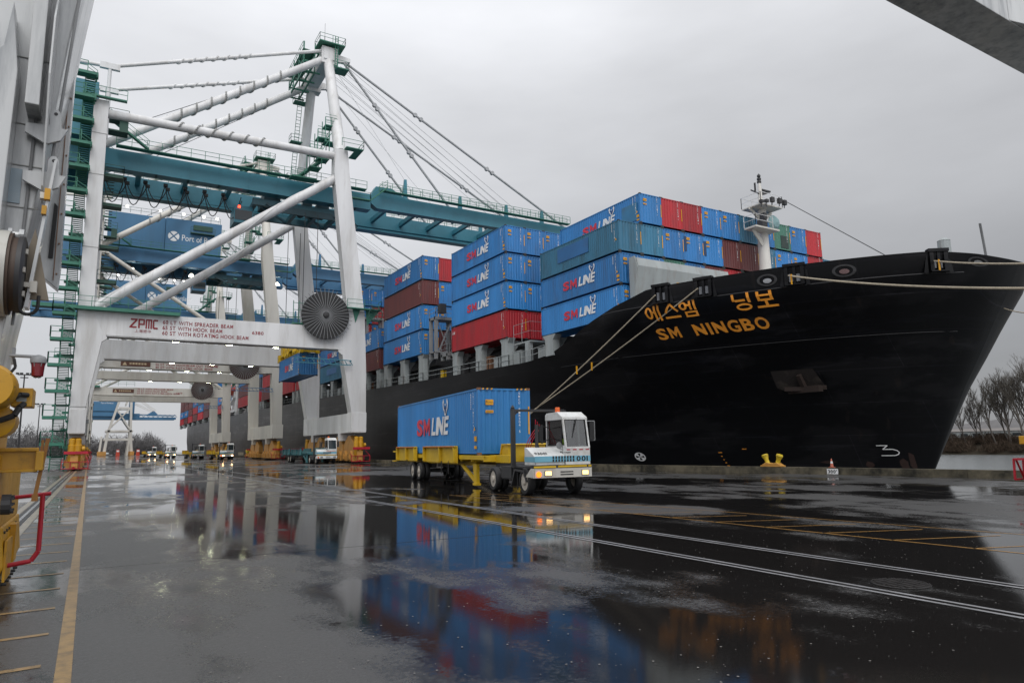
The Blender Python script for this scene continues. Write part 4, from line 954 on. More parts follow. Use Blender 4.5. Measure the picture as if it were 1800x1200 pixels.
    for k in range(12): mm.box(27,27.4,ya-1.24,ya-1.18,57.6+k*.4,57.66+k*.4)
    mm.build('mast_platform', green, t)
    mm = M(); mm.tube((26.0,ya+1,61),(26.0,ya+1,63.2),.07,n=5); mm.tube((26,ya+1,63.2),(26,ya+1,65.4),.03,n=5); mm.build('aerial', grey, t)
    # ladders with cages up the mast leg
    mm = M()
    for z in range(43,58):
        yy = D-2-(z-42)*.30+.8; xx = 24.9
        mm.box(xx-.35,xx+.35,yy-.03,yy+.03,z,z+.06); mm.box(xx-.35,xx+.35,yy-.03,yy+.03,z+.5,z+.56)
    for s in (-.35,.35): mm.beam((24.9+s,D-1.3,43),(24.9+s,D-5.7,57.6),.07,.07)
    mm.build('mast_ladder', green, t)
    for z in (44.5,50.5,56.5):
        mm = M(); yy = D-2-(z-42)*.30+.8; mm.box(23.9,26,yy-.7,yy+.7,z,z+.15); rail_on(mm,[(23.9,yy-.7,z+.15),(26,yy-.7,z+.15)]); rail_on(mm,[(23.9,yy-.7,z+.15),(23.9,yy+.7,z+.15)]); mm.build('rest_platform', green, t)
    for (x,z,h) in ((23.6,41.0,3.0),(24.6,43.6,2.4),(22.6,39.6,2)):
        mm = M(); mm.box(x,x+1.6,2.2,3.8,z,z+.14); mm.box(x,x+1.6,2.2,3.8,z+h,z+h+.12)
        for xx in (x,x+1.6):
            for yy in (2.2,3.8): mm.beam((xx,yy,z),(xx,yy,z+h+1.1),.1,.1)
        for q in range(5): mm.beam((x,2.2,z+.4*q+h),(x+1.6,2.2,z+.4*q+h),.04,.04)
        rail_on(mm,[(x,2.2,z+h+.12),(x+1.6,2.2,z+h+.12),(x+1.6,3.8,z+h+.12)],1.1,.05,.55); mm.beam((x,2.2,z),(x+1.6,2.2,z+h),.08,.08); mm.build('lift_landing', green, t)
    mm = M(); mm.box(26.6,29.0,-1.1,-.02,41.9,42.02); mm.box(28,29,-.02,2.5,41.9,42.02); rail_on(mm,[(26.0,-1.1,42.02),(29,-1.1,42.02),(29,2.5,42.02)]); mm.build('rest_platform', green, t)
    # backstays, upper stays and their posts
    for y, yo in ((ya,6.4),(yb,15.6)):
        mm = M(); yo = yo if first else (2.2 if y==ya else D-2.2); p, q = (25.6,y,58.9),(-1.2,yo,39.2 if first else 37.6); mm.tube(p,q,.52,n=18); tp_ = mm.build('backstay', wcol, t, smooth=True); mm = M(); mm.strake(p,q,.60,2.2,.12,.20,.74); mm.build('strake', strake_shade_seam, tp_)
        yy = 6.8 if y==ya else 15.6; zs = 49.6 if y==ya else 50.6
        mm = M(); p, q = (25.6,y,60.3),(-1.25,yy,zs); mm.tube(p,q,.24,n=12); mm.strake(p,q,.29,1.5,.11,.36,.74); mm.tube(q,(-8,yy,zs-.4),.24,n=10); mm.cbox(q,(2.2,.5,.75)); mm.build('upper_stay', wcol, t, smooth=True)
        mm = M(); mm.tube((-1.25,yy,38.7),(-1.25,yy,zs),.22,n=10); mm.build('stay_post', wcol, t, smooth=True)
    mm = M(); mm.tube((25,ya,58),(3,ya,44),.04,n=4); mm.tube((25,yb,58),(5,yb,43),.04,n=4); mm.build('rope', dark, t)
    # --- girders and boom
    for y in (6.2,15.2):
        mm = M(); mm.box(-16,32.6,y,y+1.3,36.35,38.75)
        if y > 10: mm.box(-16,32.6,y-.45,y+1.2,36.0,36.34); mm.box(-16,32.6,y-.5,y-.36,36.34,36.5)
        else: mm.box(-16,32.6,y+1.31,y+1.75,36.4,36.7)
        for k in range(13): mm.box(-14+k*3.7,-13.8+k*3.7,y-.03,y+1.33,36.35,38.7)
        mm.build('girder', gcol, t)
        mm = M(); mm.prism([(32.7,37.4),(33.6,36.75),(68.0,37.0),(68.2,37.8),(68.0,39.05),(38,39.0),(35.8,40.2),(33.4,40.1),(32.7,38.7)],'y',y+.02,y+1.28)
        if y > 10: mm.box(33.5,67.9,y-.45,y+1.2,36.1,36.4); mm.box(33.5,67.9,y+.3,y+.9,36.4,36.9)
        for k in range(11): mm.box(34.5+k*3,34.7+k*3,y+1.2,y+1.75,36.8,37.3)
        mm.build('boom', gcol, t)
    for k in range(9): M().beam((-14+k*5.6,7.5,38),(-14+k*5.6,15.2,38),.6,.8).build('cross_tie', gcol, t)
    for k in range(7): M().beam((36+k*4.8,7.5,37.9),(36+k*4.8,15.2,37.9),.5,.7).build('cross_tie', gcol, t)
    for x,h in ((38.2,3.2),(47.5,2.2),(56,2.2),(63,2.3)):
        for y in (6.8,15.8): M().prism([(x-.35,38.95),(x+.35,38.95),(x+.2,39+h),(x-.15,39+h)],'y',y-.2,y+.2).build('boom_bracket', gcol, t)
    mm = M()
    for y in (5.2,17.0):
        mm.box(0,31.5,y-.5,y+.5,38.75,38.85); rail_on(mm,[(0,y-.5,38.85),(31.5,y-.5,38.85)]); mm.box(33.8,67.5,y-.45,y+.45,39.1,39.22); rail_on(mm,[(33.8,y-.45,39.25),(67.5,y-.45,39.25)]); rail_on(mm,[(33.8,y+.45,39.25),(67.5,y+.45,39.25)])
        mm.beam((29,y-.3,37.2),(32,y-.3,37.2),.7,.15); mm.beam((32,y-.3,37.2),(34.6,y-.3,39.6),.7,.18); rail_on(mm,[(29,y-.6,37.2),(32,y-.6,37.2),(34.6,y-.6,39.6)])
        mm.beam((-.8,y-.3,42),(3.5,y-.3,38.9),.7,.2); rail_on(mm,[(-.8,y-.6,42),(3.5,y-.6,38.9)])
    mm.box(20.6,24.0,3.6,5.2,38.4,38.6); rail_on(mm,[(20.6,3.6,38.6),(24,3.6,38.6)]); mm.beam((21.5,4.4,38.5),(25.5,2.5,42),.8,.25)
    mm.build('walkway', green, t)
    # festoon loops under the landside girder
    for yy, sag, off in ((9.6,2.5,0),(11.0,1.4,1.2)):
        for k in range(7):
            mm = M(); x0 = -1.2+k*2.35+off*.3; pts = [(x0+2.35*i/8, yy, 36.3-sag*1.3*(1-((i-4)/4)**2)) for i in range(9)]; mm.path(pts,.06,4)
            mm.cbox((x0+.05,yy,36.3),(.5,.4,.35)); mm.build('festoon_loop', blk, t)
    # trolley with operator cab, hoist ropes
    mm = M(); mm.box(16.5,28.5,7.7,8.3,35.0,35.9); mm.box(16.5,28.5,14.2,14.8,35.0,35.9)
    for x in (16.6,19.5,22.4,25.3,28.0): mm.box(x,x+.5,8.3,14.2,35.0,35.7)
    mm.beam((17,8,35.2),(22.5,14.5,35.2),.25,.3); mm.beam((22.5,8,35.2),(28,14.5,35.2),.25,.3)
    tr_ = mm.build('trolley', trol, t)
    M().box(18.2,20.4,9,13.6,35.9,37.4).build('motor_house', trol2, tr_); M().lathe([(.7,9.2),(.7,13.4)],14,(24.2,0,36.6),'y').build('hoist_drum', trol2, tr_); M().box(25.6,27.4,9.4,13,35.9,37.0).build('motor_house', trol2, tr_)
    mm = M(); mm.box(20.5,27.5,7.4,7.65,34.3,35.2); mm.beam((20.5,7.5,34.3),(18.2,7.5,35.3),.2,.3); mm.beam((27.5,7.5,34.3),(29.5,7.5,35.4),.2,.3); mm.build('trolley_apron', trol2, tr_)
    mm = M(); mm.box(14.4,16.8,9.2,12.6,32.6,35.0); cb = mm.build('operator_cab', gcol, t)
    mm = M(); mm.box(14.5,16.7,9.14,9.2,33.0,34.4); mm.build('cab_window', glassdark, cb)
    mm = M(); mm.cbox((15.0,9.1,34.8),(.3,.2,.3)); mm.build('warning_lamp', lampr, cb)
    mm = M()
    if first:
        hx, hz = 24.2, 14.9
        for (x,y) in ((23.3,6.6),(25.1,6.6),(23.3,16.4),(25.1,16.4)):
            mm.tube((x,y,34.5),(x,y,hz+2),.045,n=4)
        mm.build('hoist_rope', dark, t)
        mm = M(); mm.box(hx-.9,hx+.9,10.5,14.5,hz+.9,hz+2.2); mm.box(hx-.45,hx+.45,5.9,18.9,hz+.22,hz+.75)
        for y in (5.6,18.4): mm.box(hx-1.25,hx+1.25,y,y+.5,hz-.05,hz+.6); mm.box(hx-1.3,hx-.9,y-.15,y+.65,hz-.2,hz+.9); mm.box(hx+.9,hx+1.3,y-.15,y+.65,hz-.2,hz+.9)
        for y in (9.5,10.6,13.8,15.2): mm.box(hx-1.05,hx+1.05,y,y+.5,hz+.2,hz+1.3); mm.beam((hx-1,y,hz+.4),(hx-.6,y+.4,hz+2.4),.25,.25)
        for (x,y) in ((23.3,6.6),(25.1,6.6),(23.3,16.4),(25.1,16.4)): mm.lathe([(.45,-.15),(.45,.15)],12,(x,y+1.0,hz+1.3),'x'); mm.box(x-.2,x+.2,y+.3,y+1.6,hz+.5,hz+1.9)
        sp_ = mm.build('spreader', yellow2, t)
        mm = M(); mm.text('EARLS', 1.5, .36, frame((hx-.7,5.585,hz+.12),(1,0,0),(0,0,1)),0,.02); mm.build('lettering', dark, sp_)
    else:
        for (x,y) in ((20.3,6.6),(22.1,6.6),(20.3,16.4),(22.1,16.4)): mm.tube((x,y,34.5),(x,y,26),.045,n=4)
        mm.build('hoist_rope', dark, t)
        mm = M(); mm.box(20.2,22.2,5.5,17.5,24.6,25.2); mm.box(20.4,22,9,14,25.2,26.4); mm.build('spreader', yellow2, t)
    # --- forestays and boom hoist ropes
    for y in (ya,yb):
        yo = 6.8 if y==ya else 15.8
        for (xe, ze) in ((45.5,39.2),(67.6,39.2)):
            mm = M(); p = Vector((28.3,y,59.6)); q = Vector((xe,yo,ze)); mm.tube(p,q,.19,n=8)
            for f in (.30,.325,.62,.645): mm.lathe([(.32,-.22),(.32,.22)],10,tuple(p.lerp(q,f)),'y')
            mm.build('forestay', stay_m, t)
    mm = M()
    for k in range(4):
        y = ya+1.5+k*1.6
        mm.tube((28.6,y,60.2),(62.5,y-.5,39.5),.035,n=4); mm.tube((28.6,y,59.4),(60,y-.5,39.5),.03,n=4)
    for (x,y) in ((42,9),(48,13)): mm.tube((28,y,58),(x,y,39),.025,n=4)
    mm.build('boom_rope', stay_m, t)
    # --- cable reel on the portal beam
    cx, cz, rr_ = 24.5, 18.85, 3.05
    if not first: cx, cz, rr_ = 22.9, 17.3, 2.6
    mm = M(); mm.lathe([(.5,-.75),(rr_,-.72),(rr_,-.30),(.5,-.28)],48,(cx,0,cz),'y'); rl = mm.build('cable_reel', paint('reel_dark_mesh',(.022,.022,.023) if first else (.06,.03,.025),.6,.3), t)
    mm = M(); n = 38
    for k in range(n):
        a = 2*PI*k/n; ro = rr_*1.13
        mm.beam((cx+.35*math.cos(a),-.80,cz+.35*math.sin(a)),(cx+ro*math.cos(a),-.86,cz+ro*math.sin(a)),.05,.06)
    mm.build('reel_spokes', grey, rl)
    mm = M(); mm.lathe([(.1,-1.1),(.36,-1.05),(.42,-.8),(.42,-.5)],24,(cx,0,cz),'y'); mm.build('reel_hub', dark, rl)
    mm = M()
    for z in (11.95+1.35, 11.95+.75): mm.beam((20.8,-.5,z-.05),(28.0,-.5,z-.15),.1,.1)
    for k in range(11): mm.beam((20.8+k*.7,-.5,13.25-.01*k),(21.2+k*.7,-.5,12.62-.01*k),.07,.07)
    mm.beam((20.8,-.5,13.25),(20.8,0,13.25),.1,.1); mm.beam((28,-.5,13.1),(28,0,13.1),.1,.1)
    mm.build('reel_guide', gcol, rl)
    mm = M(); mm.box(27.2,31.8,-1.0,-.02,20.0,20.12); rail_on(mm,[(27.2,-1,20.12),(31.8,-1,20.12),(31.8,0,20.12)]); mm.prism([(29.95,20),(31.8,20),(30.2,18)],'y',-.1,-.02); mm.prism([(28.2,20),(29.2,20),(28.6,18.3)],'y',-.12,-.02); mm.build('beam_walkway', green, t)
    mm = M(); mm.box(20.6,22.0,.1,1.4,17.6,17.75)
    for xx in (20.6,21.3,22): mm.beam((xx,.2,17.6),(xx,.2,20.6),.08,.08)
    for zz in (18.5,19.4,20.3): mm.beam((20.6,.2,zz),(22,.2,zz),.06,.06)
    mm.box(20.4,24.5,1.4,3.2,17.6,17.7); rail_on(mm,[(20.4,3.2,17.7),(26.5,3.2,17.7)]); mm.build('reel_platform', green, t)
    mm = M(); mm.box(-2.7,7.6 if first else .3,-.85,-.02,17.32,17.68); mm.box(-6.6,-2.55,-.9,.4,17.32,17.7); rail_on(mm,[(-6.5,-.8,17.7),(7.6,-.8,17.68)]); mm.build('beam_walkway', green, t)
    mm = M(); rail_on(mm,[(.3,D-1,bz1+.02),(27,D-1,bz1+.02)]); mm.build('beam_railing', green, t)
    mm = M()
    for k in range(20):
        a=2*PI*k/20;b2=2*PI*(k+1)/20; mm.beam((31.0+.95*math.cos(a),-1.1,19.4+.95*math.sin(a)),(31.0+.95*math.cos(b2),-1.1,19.4+.95*math.sin(b2)),.08,.1)
        if k%2==0: mm.beam((31,-1.1,19.4),(31.0+.95*math.cos(a),-1.1,19.4+.95*math.sin(a)),.04,.04)
    mm.build('hose_reel', dkgreen, t)
    # --- stair tower on the landside leg
    st = M(); z = 0.2; k = 0; xl, xr = -5.0, -2.9
    lv = 2.78
    while z < 44:
        top = z+lv
        xs = -4.55+ min(z,46)*.012
        a, b2 = xs+.62, xs+1.52
        n = 9
        for i in range(n):
            f = (i+.5)/n; st.box(a,b2,(.3+2.3*f),(.3+2.3*f)+.30,z+lv*.5*f,z+lv*.5*f+.05)
        for s in (a-.05,b2+.05): st.beam((s,.25,z),(s,2.7,z+lv*.5),.06,.26)
        for i in range(n):
            f = (i+.5)/n; st.box(a-.05,b2-.05,(2.5-2.3*f),(2.5-2.3*f)+.3,z+lv*.5+lv*.5*f,z+lv*.5+lv*.5*f+.05)
        for s in (a-.1,b2): st.beam((s,2.7,z+lv*.5),(s,.25,top),.06,.26)
        st.box(xs-.35,b2+.3,-.95,.25,top-.34,top-.02); st.box(a-.4,b2+.2,2.6,3.5,z+lv*.5-.2,z+lv*.5)
        if first:
            rail_on(st,[(xs-.35,.2,top),(xs-.35,-.95,top),(xs+.75,-.95,top)],1.15,.065,1.0); rail_on(st,[(xs+.75,-.95,top),(b2+.2,-.95,top-.6)],.8,.05,1.0)
        st.box(b2+.2,-2.5,.0,.25,top-.7,top-.4)
        z = top; k += 1
        if not first and z > 17: break
    for s in ((-4.05,2.9),(-2.75,2.9)): st.beam((s[0],s[1],0),(s[0]+.4,s[1],44 if first else 18),.1,.1)
    st.build('stair_tower', green, t)
    # landside platforms and cabinets beside the upper column
    for z in (21,25,30,33.5):
        mm = M(); mm.box(-.95,1.0,1.0,3.2,z,z+.14); mm.beam((-.9,1.1,z-.1),(.9,1.1,z-.1),.12,.2); rail_on(mm,[(-.95,1.0,z+.14),(1.0,1.0,z+.14),(1.0,3.2,z+.14)])
        for k in range(7): mm.box(-.6,.1,1.6+k*.26,1.85+k*.26,z-.3-k*.28,z-.25-k*.28)
        mm.build('leg_platform', dkgreen, t)
    mm = M(); mm.box(-.9,1.1,.9,2.6,38.9,39.05); mm.box(-.9,1.1,.9,2.6,40.4,40.5); mm.box(.2,1.1,.9,2.6,39.05,40.4); rail_on(mm,[(-.9,.9,40.5),(1.1,.9,40.5)]); mm.build('cable_cabinet', dkgreen, t)
    mm = M(); mm.box(-3.6,.8,-.6,-.02,42.05,42.2); mm.box(-3.6,-2.55,-.02,1.9,42.05,42.2); rail_on(mm,[(-3.6,-.6,42.2),(.8,-.6,42.2)]); mm.build('top_platform', green, t)
    for z in (5.0,9.0,13.0):
        mm = M(); mm.box(-1.0,-.7,1.72,1.95,z,z+.5); mm.tube((-.85,1.8,z),(-.85,1.8,z-3),.04,n=5); mm.build('switch_box', grey, t)
    # machinery house
    if first:
        mm = M(); mm.box(-15,-2.2,4,18,38.9,45.9); mm.build('machinery_house', gcol, t, bevel=.03)
    else:
        mm = M(); mm.box(-.4,9.0,7.2,19,38.9,45.6); mm.box(9.05,18.9,7.0,19,38.9,45.7)
        for k in range(5): mm.box(.4+k*3.7,3.6+k*3.7,7.4,8.0,38.1,38.9)
        mh = mm.build('machinery_house', gcol, t, bevel=.03)
        mm = M(); house_logo(mm, 9.5, 6.96, 41.8, 1.3); mm.build('lettering', whitel, mh)
        mm = M(); mm.box(13.3,17.6,6.2,6.98,43.1,43.25); rail_on(mm,[(13.3,6.2,43.25),(17.6,6.2,43.25)]); mm.box(13.8,17.2,6.8,6.98,43.9,44.9); rail_on(mm,[(-.4,7.1,45.72),(18.6,7.1,45.72)]); mm.build('house_balcony', dkgreen, mh)
        for x in (2.5,8,12,15.6,18):
            mm = M(); mm.cbox((x,7.3,46.9),(.36,.3,.3)); mm.build('floodlight', lampw, mh)
        for x in (4,14,22,30):
            mm = M(); mm.lathe([(.5,35.0),(.15,35.5)],10,(x,8.0,0)); mm.lathe([(.42,34.95),(.42,35.0)],10,(x,8.0,0)); mm.build('floodlight', lampw if x!=22 else tubelamp, t)
    return t
glassdark, t_, N_, L_, b_ = nodes('dark_window_glass'); b_.inputs['Base Color'].default_value = (.02,.03,.035,1); b_.inputs['Roughness'].default_value = .05
crane(88, 'white gantry crane nearest beyond the photographer, lifting a blue container, with green stairs', 1,
      [('60 LT WITH SPREADER BEAM',7.6),('65 ST WITH HOOK BEAM',6.4),('60 ST WITH ROTATING HOOK BEAM',9.4)], '6380', white, teal, ochre, ochre)
crane(135, 'second white gantry crane down the berth with a blue machinery house behind the nearest crane', 2,
      [('50 LT WITH SPREADER BEAM',7.9),('55 ST WITH HOOKBEAM OUT TO 115 FT',10.2),('40 ST WITH ROTATING HOOK BEAM',9.2)], '6378', cream, blue_c, ochre, ochre)
crane(194, 'third white gantry crane with reddish cable reel, lowest portal beam down the berth', 3,
      [('50 LT WITH SPREADER BEAM',7.9),('65 ST WITH HOOK BEAM',6.6),('60 ST WITH ROTATING HOOK BEAM',9.4)], '6379', cream, blue_c, ochre, ochre)

# container on the hook
container('blue', (24.2, 88+6.2+5.8, 11.75), 'blue container with red and white lettering hanging under the yellow spreader', None, (1.03,.98,1.08))

# far low-profile crane
def far_crane():
    t = thing('gantry_crane', 'distant low crane with pale trestle legs and a level blue boom', 'crane', (4,380,0))
    mm = M()
    for x in (0,11.5):
        for y in (0,16):
            mm.beam((x,y,0),(x+(1 if x<5 else -1),y,10),1.1,1.1); mm.beam((x+(1 if x<5 else -1),y,10),(5 if x<5 else 10,y,26),1.0,1.0)
            mm.beam((x-2,y,0),(x-1.3,y,9),.8,.8)
    for y in (0,16):
        for z in (7.6,11.5): mm.beam((0,y,z),(11.5,y,z),1.0,.9)
        mm.beam((1,y,12),(9.5,y,22),.6,.6); mm.beam((10.5,y,12),(4,y,22),.6,.6); mm.beam((5,y,22.5),(10,y,22.5),.7,.7)
    for x in (0,11.5): mm.beam((x,0,7.6),(x,16,7.6),1,1)
    mm.build('trestle_leg', cream, t)
    mm = M()
    for x in (0,11.5,-1.8):
        for y in (0,16): mm.box(x-.9,x+.9,y-2,y+2,.1,2.0)
    mm.build('bogie', ochre, t)
    mm = M()
    for y in (3,12): mm.box(-8,30,y,y+1,17.2,18.3); mm.box(-8,14,y,y+1,18.3,20)
    for k in range(14): mm.beam((1+k*2.1,3,18.3),(2+k*2.1,3,19.6),.2,.2); mm.beam((2+k*2.1,3,19.6),(3.1+k*2.1,3,18.3),.2,.2)
    mm.beam((14,3,19.6),(30,3,19.2),.3,.3); mm.beam((14,12,19.6),(30,12,19.2),.3,.3); mm.prism([(17,19.5),(22,19.5),(20,21.5)],'y',3,3.4); mm.prism([(17,19.5),(22,19.5),(20,21.5)],'y',12,12.4)
    mm.build('boom', blue_c, t)
    mm = M(); mm.box(-8,4.6,2,13,21,25.5); mm.box(-8,4.6,2,13,18.6,20.6); mm.box(9.6,11.6,2,13,19.5,26.5); mm.build('machinery_house', blue_c, t)
    mm = M(); mm.text('Port of Portland', 5, .7, frame((-2.5,1.96,24.5),(1,0,0),(0,0,1))); mm.build('lettering', whitel, t)
    mm = M()
    for y in (3,12): mm.beam((9.6,y,30),(21,y,21.4),.25,.25); mm.beam((9.6,y,26),(20,y,21),.2,.2); mm.beam((8,y,24),(9.6,y,32),.7,.7)
    mm.build('stay', cream, t)
far_crane()

# ================================================================== THE CRANE OVER THE CAMERA
nc = thing('gantry_crane', 'close white crane leg with yellow travel gear at the left edge and beam overhead', 'crane', (0,10,0), 0, 'ship to shore cranes along the berth')
wet_white = paint('wet_white_paint', (.54,.55,.55), .13, .9, (.17,.185,.20), 1.5, True, spec=.8, lo=.44)
near_yel = paint('worn_yellow_paint', (.50,.26,.012), .35, .9, (.10,.055,.02), 5., lo=.55)
mm = M(); mm.prism([(-3.6,2.75),(-1.12,2.75),(-1.04,3.5),(-.92,4.4),(-.78,5.6),(-.62,7.4),(-.42,9.2),(.6,15.6),(.6,16.7),(-.5,20.5),(-3.6,20.5)],'y',.35,2.0); mm.build('leg', wet_white, nc, bevel=.02)
mm = M(); mm.prism([(.55,16.7),(33.0,16.7),(33.0,20.5),(-.5,20.5),(.55,16.9)],'y',.42,1.95); mm.prism([(27.2,.415),(33,.415),(33,-.9)],'z',16.72,20.4); mm.build('portal_beam', wet_white, nc, bevel=.02)
def lug(x, z, y=.2):
    mm = M(); mm.prism([(x-.28,z-.02),(x-.05,z-.14),(x+.10,z-.06),(x+.17,z+.10),(x+.10,z+.10),(x+.08,z+.30),(x+.05,z+.34),(x+.0,z+.34),(x-.03,z+.28),(x-.03,z+.12),(x-.28,z+.10)],'y',y,y+.06); o = mm.build('lifting_lug', wet_white, nc)
    mm = M(); mm.lathe([(.022,y-.004),(.022,y+.064)],10,(x+.03,0,z+.28),'y'); mm.build('pin_hole', dark, o)
for (px, z) in ((-.72,5.98),(-.70,5.35)): lug(px, z)
mm = M(); mm.box(-1.00,-.85,-.12,.345,6.2,9.6); mm.build('stiffener_beam', wet_white, nc, bevel=.01)
mm = M(); mm.prism([(.345,8.2),(.345,5.1),(.1,5.25),(-.22,6.6),(-.15,7.4)],'x',-.775,-.755); mm.build('stiffener_plate', wet_white, nc)
mm = M(); mm.prism([(-1.7,4.6),(-1.13,4.6),(-1.10,6.6),(-1.20,7.5),(-1.26,6.9),(-1.7,6.3)],'y',-.1,.345); mm.build('gusset_plate', wet_white, nc, bevel=.01)
mm = M(); mm.prism([(-.80,4.72),(-.60,3.82),(-.98,3.82)],'y',.20,.26); mm.build('gusset_plate', paint('tan_steel',(.20,.165,.12),.5,.4), nc)
mm = M(); mm.prism([(-.66,5.6),(-.63,5.62),(-.80,3.7),(-.84,3.7)],'y',.1,.345); mm.build('flange_plate', wet_white, nc)
mm = M(); mm.prism([(-.92,4.55),(-.60,4.28),(-.585,4.6),(-.60,6.2),(-.60,8.6),(-.75,8.6),(-.8,6.0)],'y',1.75,2.02); dk_ = mm.build('cable_duct', wet_white, nc, bevel=.01)
mm = M(); mm.box(-.665,-.655,1.735,1.748,4.4,8.4); mm.build('duct_seam', rusty, dk_)
mm = M(); mm.prism([(-.74,4.72),(-.685,4.72),(-.675,5.5),(-.72,5.55)],'y',1.72,1.74); mm.build('slot_opening', blk, dk_)
for k in range(9): M().cbox((-.625,1.74,4.5+k*.45),(.02,.02,.02)).build('duct_bolt', rusty, dk_)
for x_,z0,z1 in ((-.955,3.5,9.0),(-.70,5.7,9.5)):
    M().tube((x_,.31,z0),(x_+.25 if x_>-.8 else x_+.1,.31,z1),.018,n=8).build('conduit', grey, nc)
for z_ in (4.5,5.0,5.55,6.1,7.0):
    M().box(-1.3,-.80,.335,.348,z_,z_+.012).build('weld_seam', strake_shade_seam, nc)
M().box(-1.16,-1.0,.33,.347,5.05,5.5).build('blue_grey_smear', paint('blue_grey_wash',(.25,.32,.37),.12,.6,(.4,.42,.43),2), nc)  # thin plate carrying the blue-grey smear on the leg face
# pin end cap and bolt
mm = M(); mm.lathe([(.56,-1.8),(.56,-1.16),(.52,-1.13),(.52,-1.02)],36,(0,.15,4.10),'x'); cap = mm.build('pin_cap', paint('cap_cream',(.46,.45,.41),.35,.7,(.2,.17,.12),3), nc, smooth=True)
mm = M(); mm.lathe([(.50,-1.018),(.50,-.99),(.45,-.985),(.45,-.93)],36,(0,.15,4.10),'x'); mm.build('pin_seal', paint('seal_dark_rust',(.07,.045,.032),.6,.6,(.02,.02,.02),4), cap, smooth=True)
mm = M(); mm.lathe([(.47,-.928),(.47,-.88),(.40,-.86),(.12,-.855)],36,(0,.15,4.10),'x'); pc_ = mm.build('pin_end', dark, cap, smooth=True)
for k in range(6): M().cbox((-.85,.15+.3*math.cos(k*PI/3),4.10+.3*math.sin(k*PI/3)),(.03,.06,.06)).build('pin_bolt', cream, pc_)
mm = M(); mm.lathe([(.055,-1.25),(.055,-1.06)],8,(0,.12,4.58),'x'); mm.lathe([(.085,-1.06),(.085,-1.02)],6,(0,.12,4.58),'x'); mm.lathe([(.05,-1.02),(.05,-.95)],10,(0,.12,4.58),'x'); mm.lathe([(.085,-.95),(.085,-.90)],6,(0,.12,4.58),'x'); mm.build('clamp_bolt', wet_white, nc)
mm = M(); pts=[(-.86,.1,3.78)]+[(-.80+.10*math.cos(PI+PI*i/8),.1,3.72+.10*math.sin(PI+PI*i/8)*1.1) for i in range(9)]+[(-.70,.1,3.85)]; mm.path(pts,.022,6); mm.build('hose', blk, nc)
M().cbox((-.76,.1,3.95),(.07,.1,.14)).cbox((-.84,.1,3.97),(.12,.08,.06)).build('hose_fitting', cream, nc); M().cbox((-.74,.12,5.12),(.07,.10,.08)).build('hose_fitting', cream, nc)
mm = M(); mm.cbox((-.70,.1,5.14),(.06,.10,.14)); mm.build('yellow_clamp', yellow, nc); mm = M(); mm.cbox((-.72,.1,4.93),(.05,.10,.11)); mm.build('yellow_clamp', yellow, nc)
# yellow travel gear
mm = M(); mm.box(-2.2,-1.04,.4,1.9,2.0,2.78); mm.prism([(-2.2,.95),(-1.02,.95),(-.97,.40),(-1.10,.06),(-2.2,.06)],'y',2.05,4.6); mm.box(-2.2,-1.03,1.2,4.4,.95,1.95); bg_ = mm.build('bogie', near_yel, nc, bevel=.03)
mm = M(); mm.prism([(-1.42,1.72),(-.63,1.72),(-.63,1.98),(-1.42,2.03)],'y',1.3,1.5); mm.box(-1.42,-.63,1.24,1.3,1.70,1.74); mm.box(-1.42,-.63,1.24,1.3,1.97,2.02); mm.box(-.66,-.57,1.2,1.6,1.72,1.97); mm.build('bumper_arm', near_yel, bg_, bevel=.01)
mm = M(); mm.beam((-.545,1.4,2.14),(-.64,1.4,1.38),.045,.06); mm.beam((-.60,1.4,2.12),(-.62,1.4,1.75),.03,.05); mm.cbox((-.64,1.4,1.36),(.07,.07,.09)); mm.build('trip_lever', paint('lever_brown',(.30,.13,.02),.4,.4), bg_)
mm = M(); mm.lathe([(.02,-.06),(.24,-.05),(.27,0),(.27,.35)],28,(-1.10,.0,2.72),'y'); mm.lathe([(.16,-.02),(.20,.0),(.20,.5)],20,(-1.05,.5,2.34),'y'); mm.build('drive_motor', near_yel, bg_, smooth=True)
mm = M(); mm.box(-.92,-.70,.5,1.0,2.52,2.75); mm.build('junction_box', near_yel, bg_, bevel=.01)
mm = M(); mm.path([(-.75,.48,2.66),(-.82,.4,2.66),(-.90,.35,2.60)],.03,8); mm.path([(-.78,.48,2.55),(-.82,.4,2.50),(-.86,.35,2.40),(-1.0,.35,2.34)],.035,8); mm.build('cable_sleeve', blk, bg_)
mm = M(); mm.lathe([(.13,-.98),(.13,-.88)],14,(0,1.2,1.3),'x')
for k in range(8): mm.cbox((-.87,1.2+.1*math.cos(k*PI/4),1.3+.1*math.sin(k*PI/4)),(.05,.03,.03))
mm.build('wheel_hub', dark, bg_)
mm = M(); mm.path([(-1.2,2.4,1.30),(-.50,2.4,1.36)],.028,8); mm.path([(-.60,2.4,1.36),(-.60,2.4,.55),(-.68,2.4,.42),(-1.1,2.4,.36)],.032,8); mm.build('guard_pipe', red, bg_, smooth=True)
mm = M(); mm.box(-1.05,-.93,3.0,3.4,.35,.9); mm.box(-.98,-.95,2.1,2.9,.2,.75); mm.build('access_cover', near_yel, bg_)
for (xx,yy,zz,ax) in [(-1.02,2.2+k*.33,.86,'x') for k in range(6)]+[(-.96,2.2+k*.33,.16,'x') for k in range(6)]:
    M().lathe([(.022,xx-.03),(.022,xx+.03)],6,(0,yy,zz),ax).build('bolt', dark, bg_)
for k in range(10):
    a = k*PI/5; M().lathe([(.016,-.03),(.016,.03)],6,(-1.10+.245*math.cos(a),.0,2.72+.245*math.sin(a)),'y').build('bolt', dark, bg_)
M().box(-.86,-.76,.493,.499,2.58,2.68).build('name_plate', ltgrey, bg_)
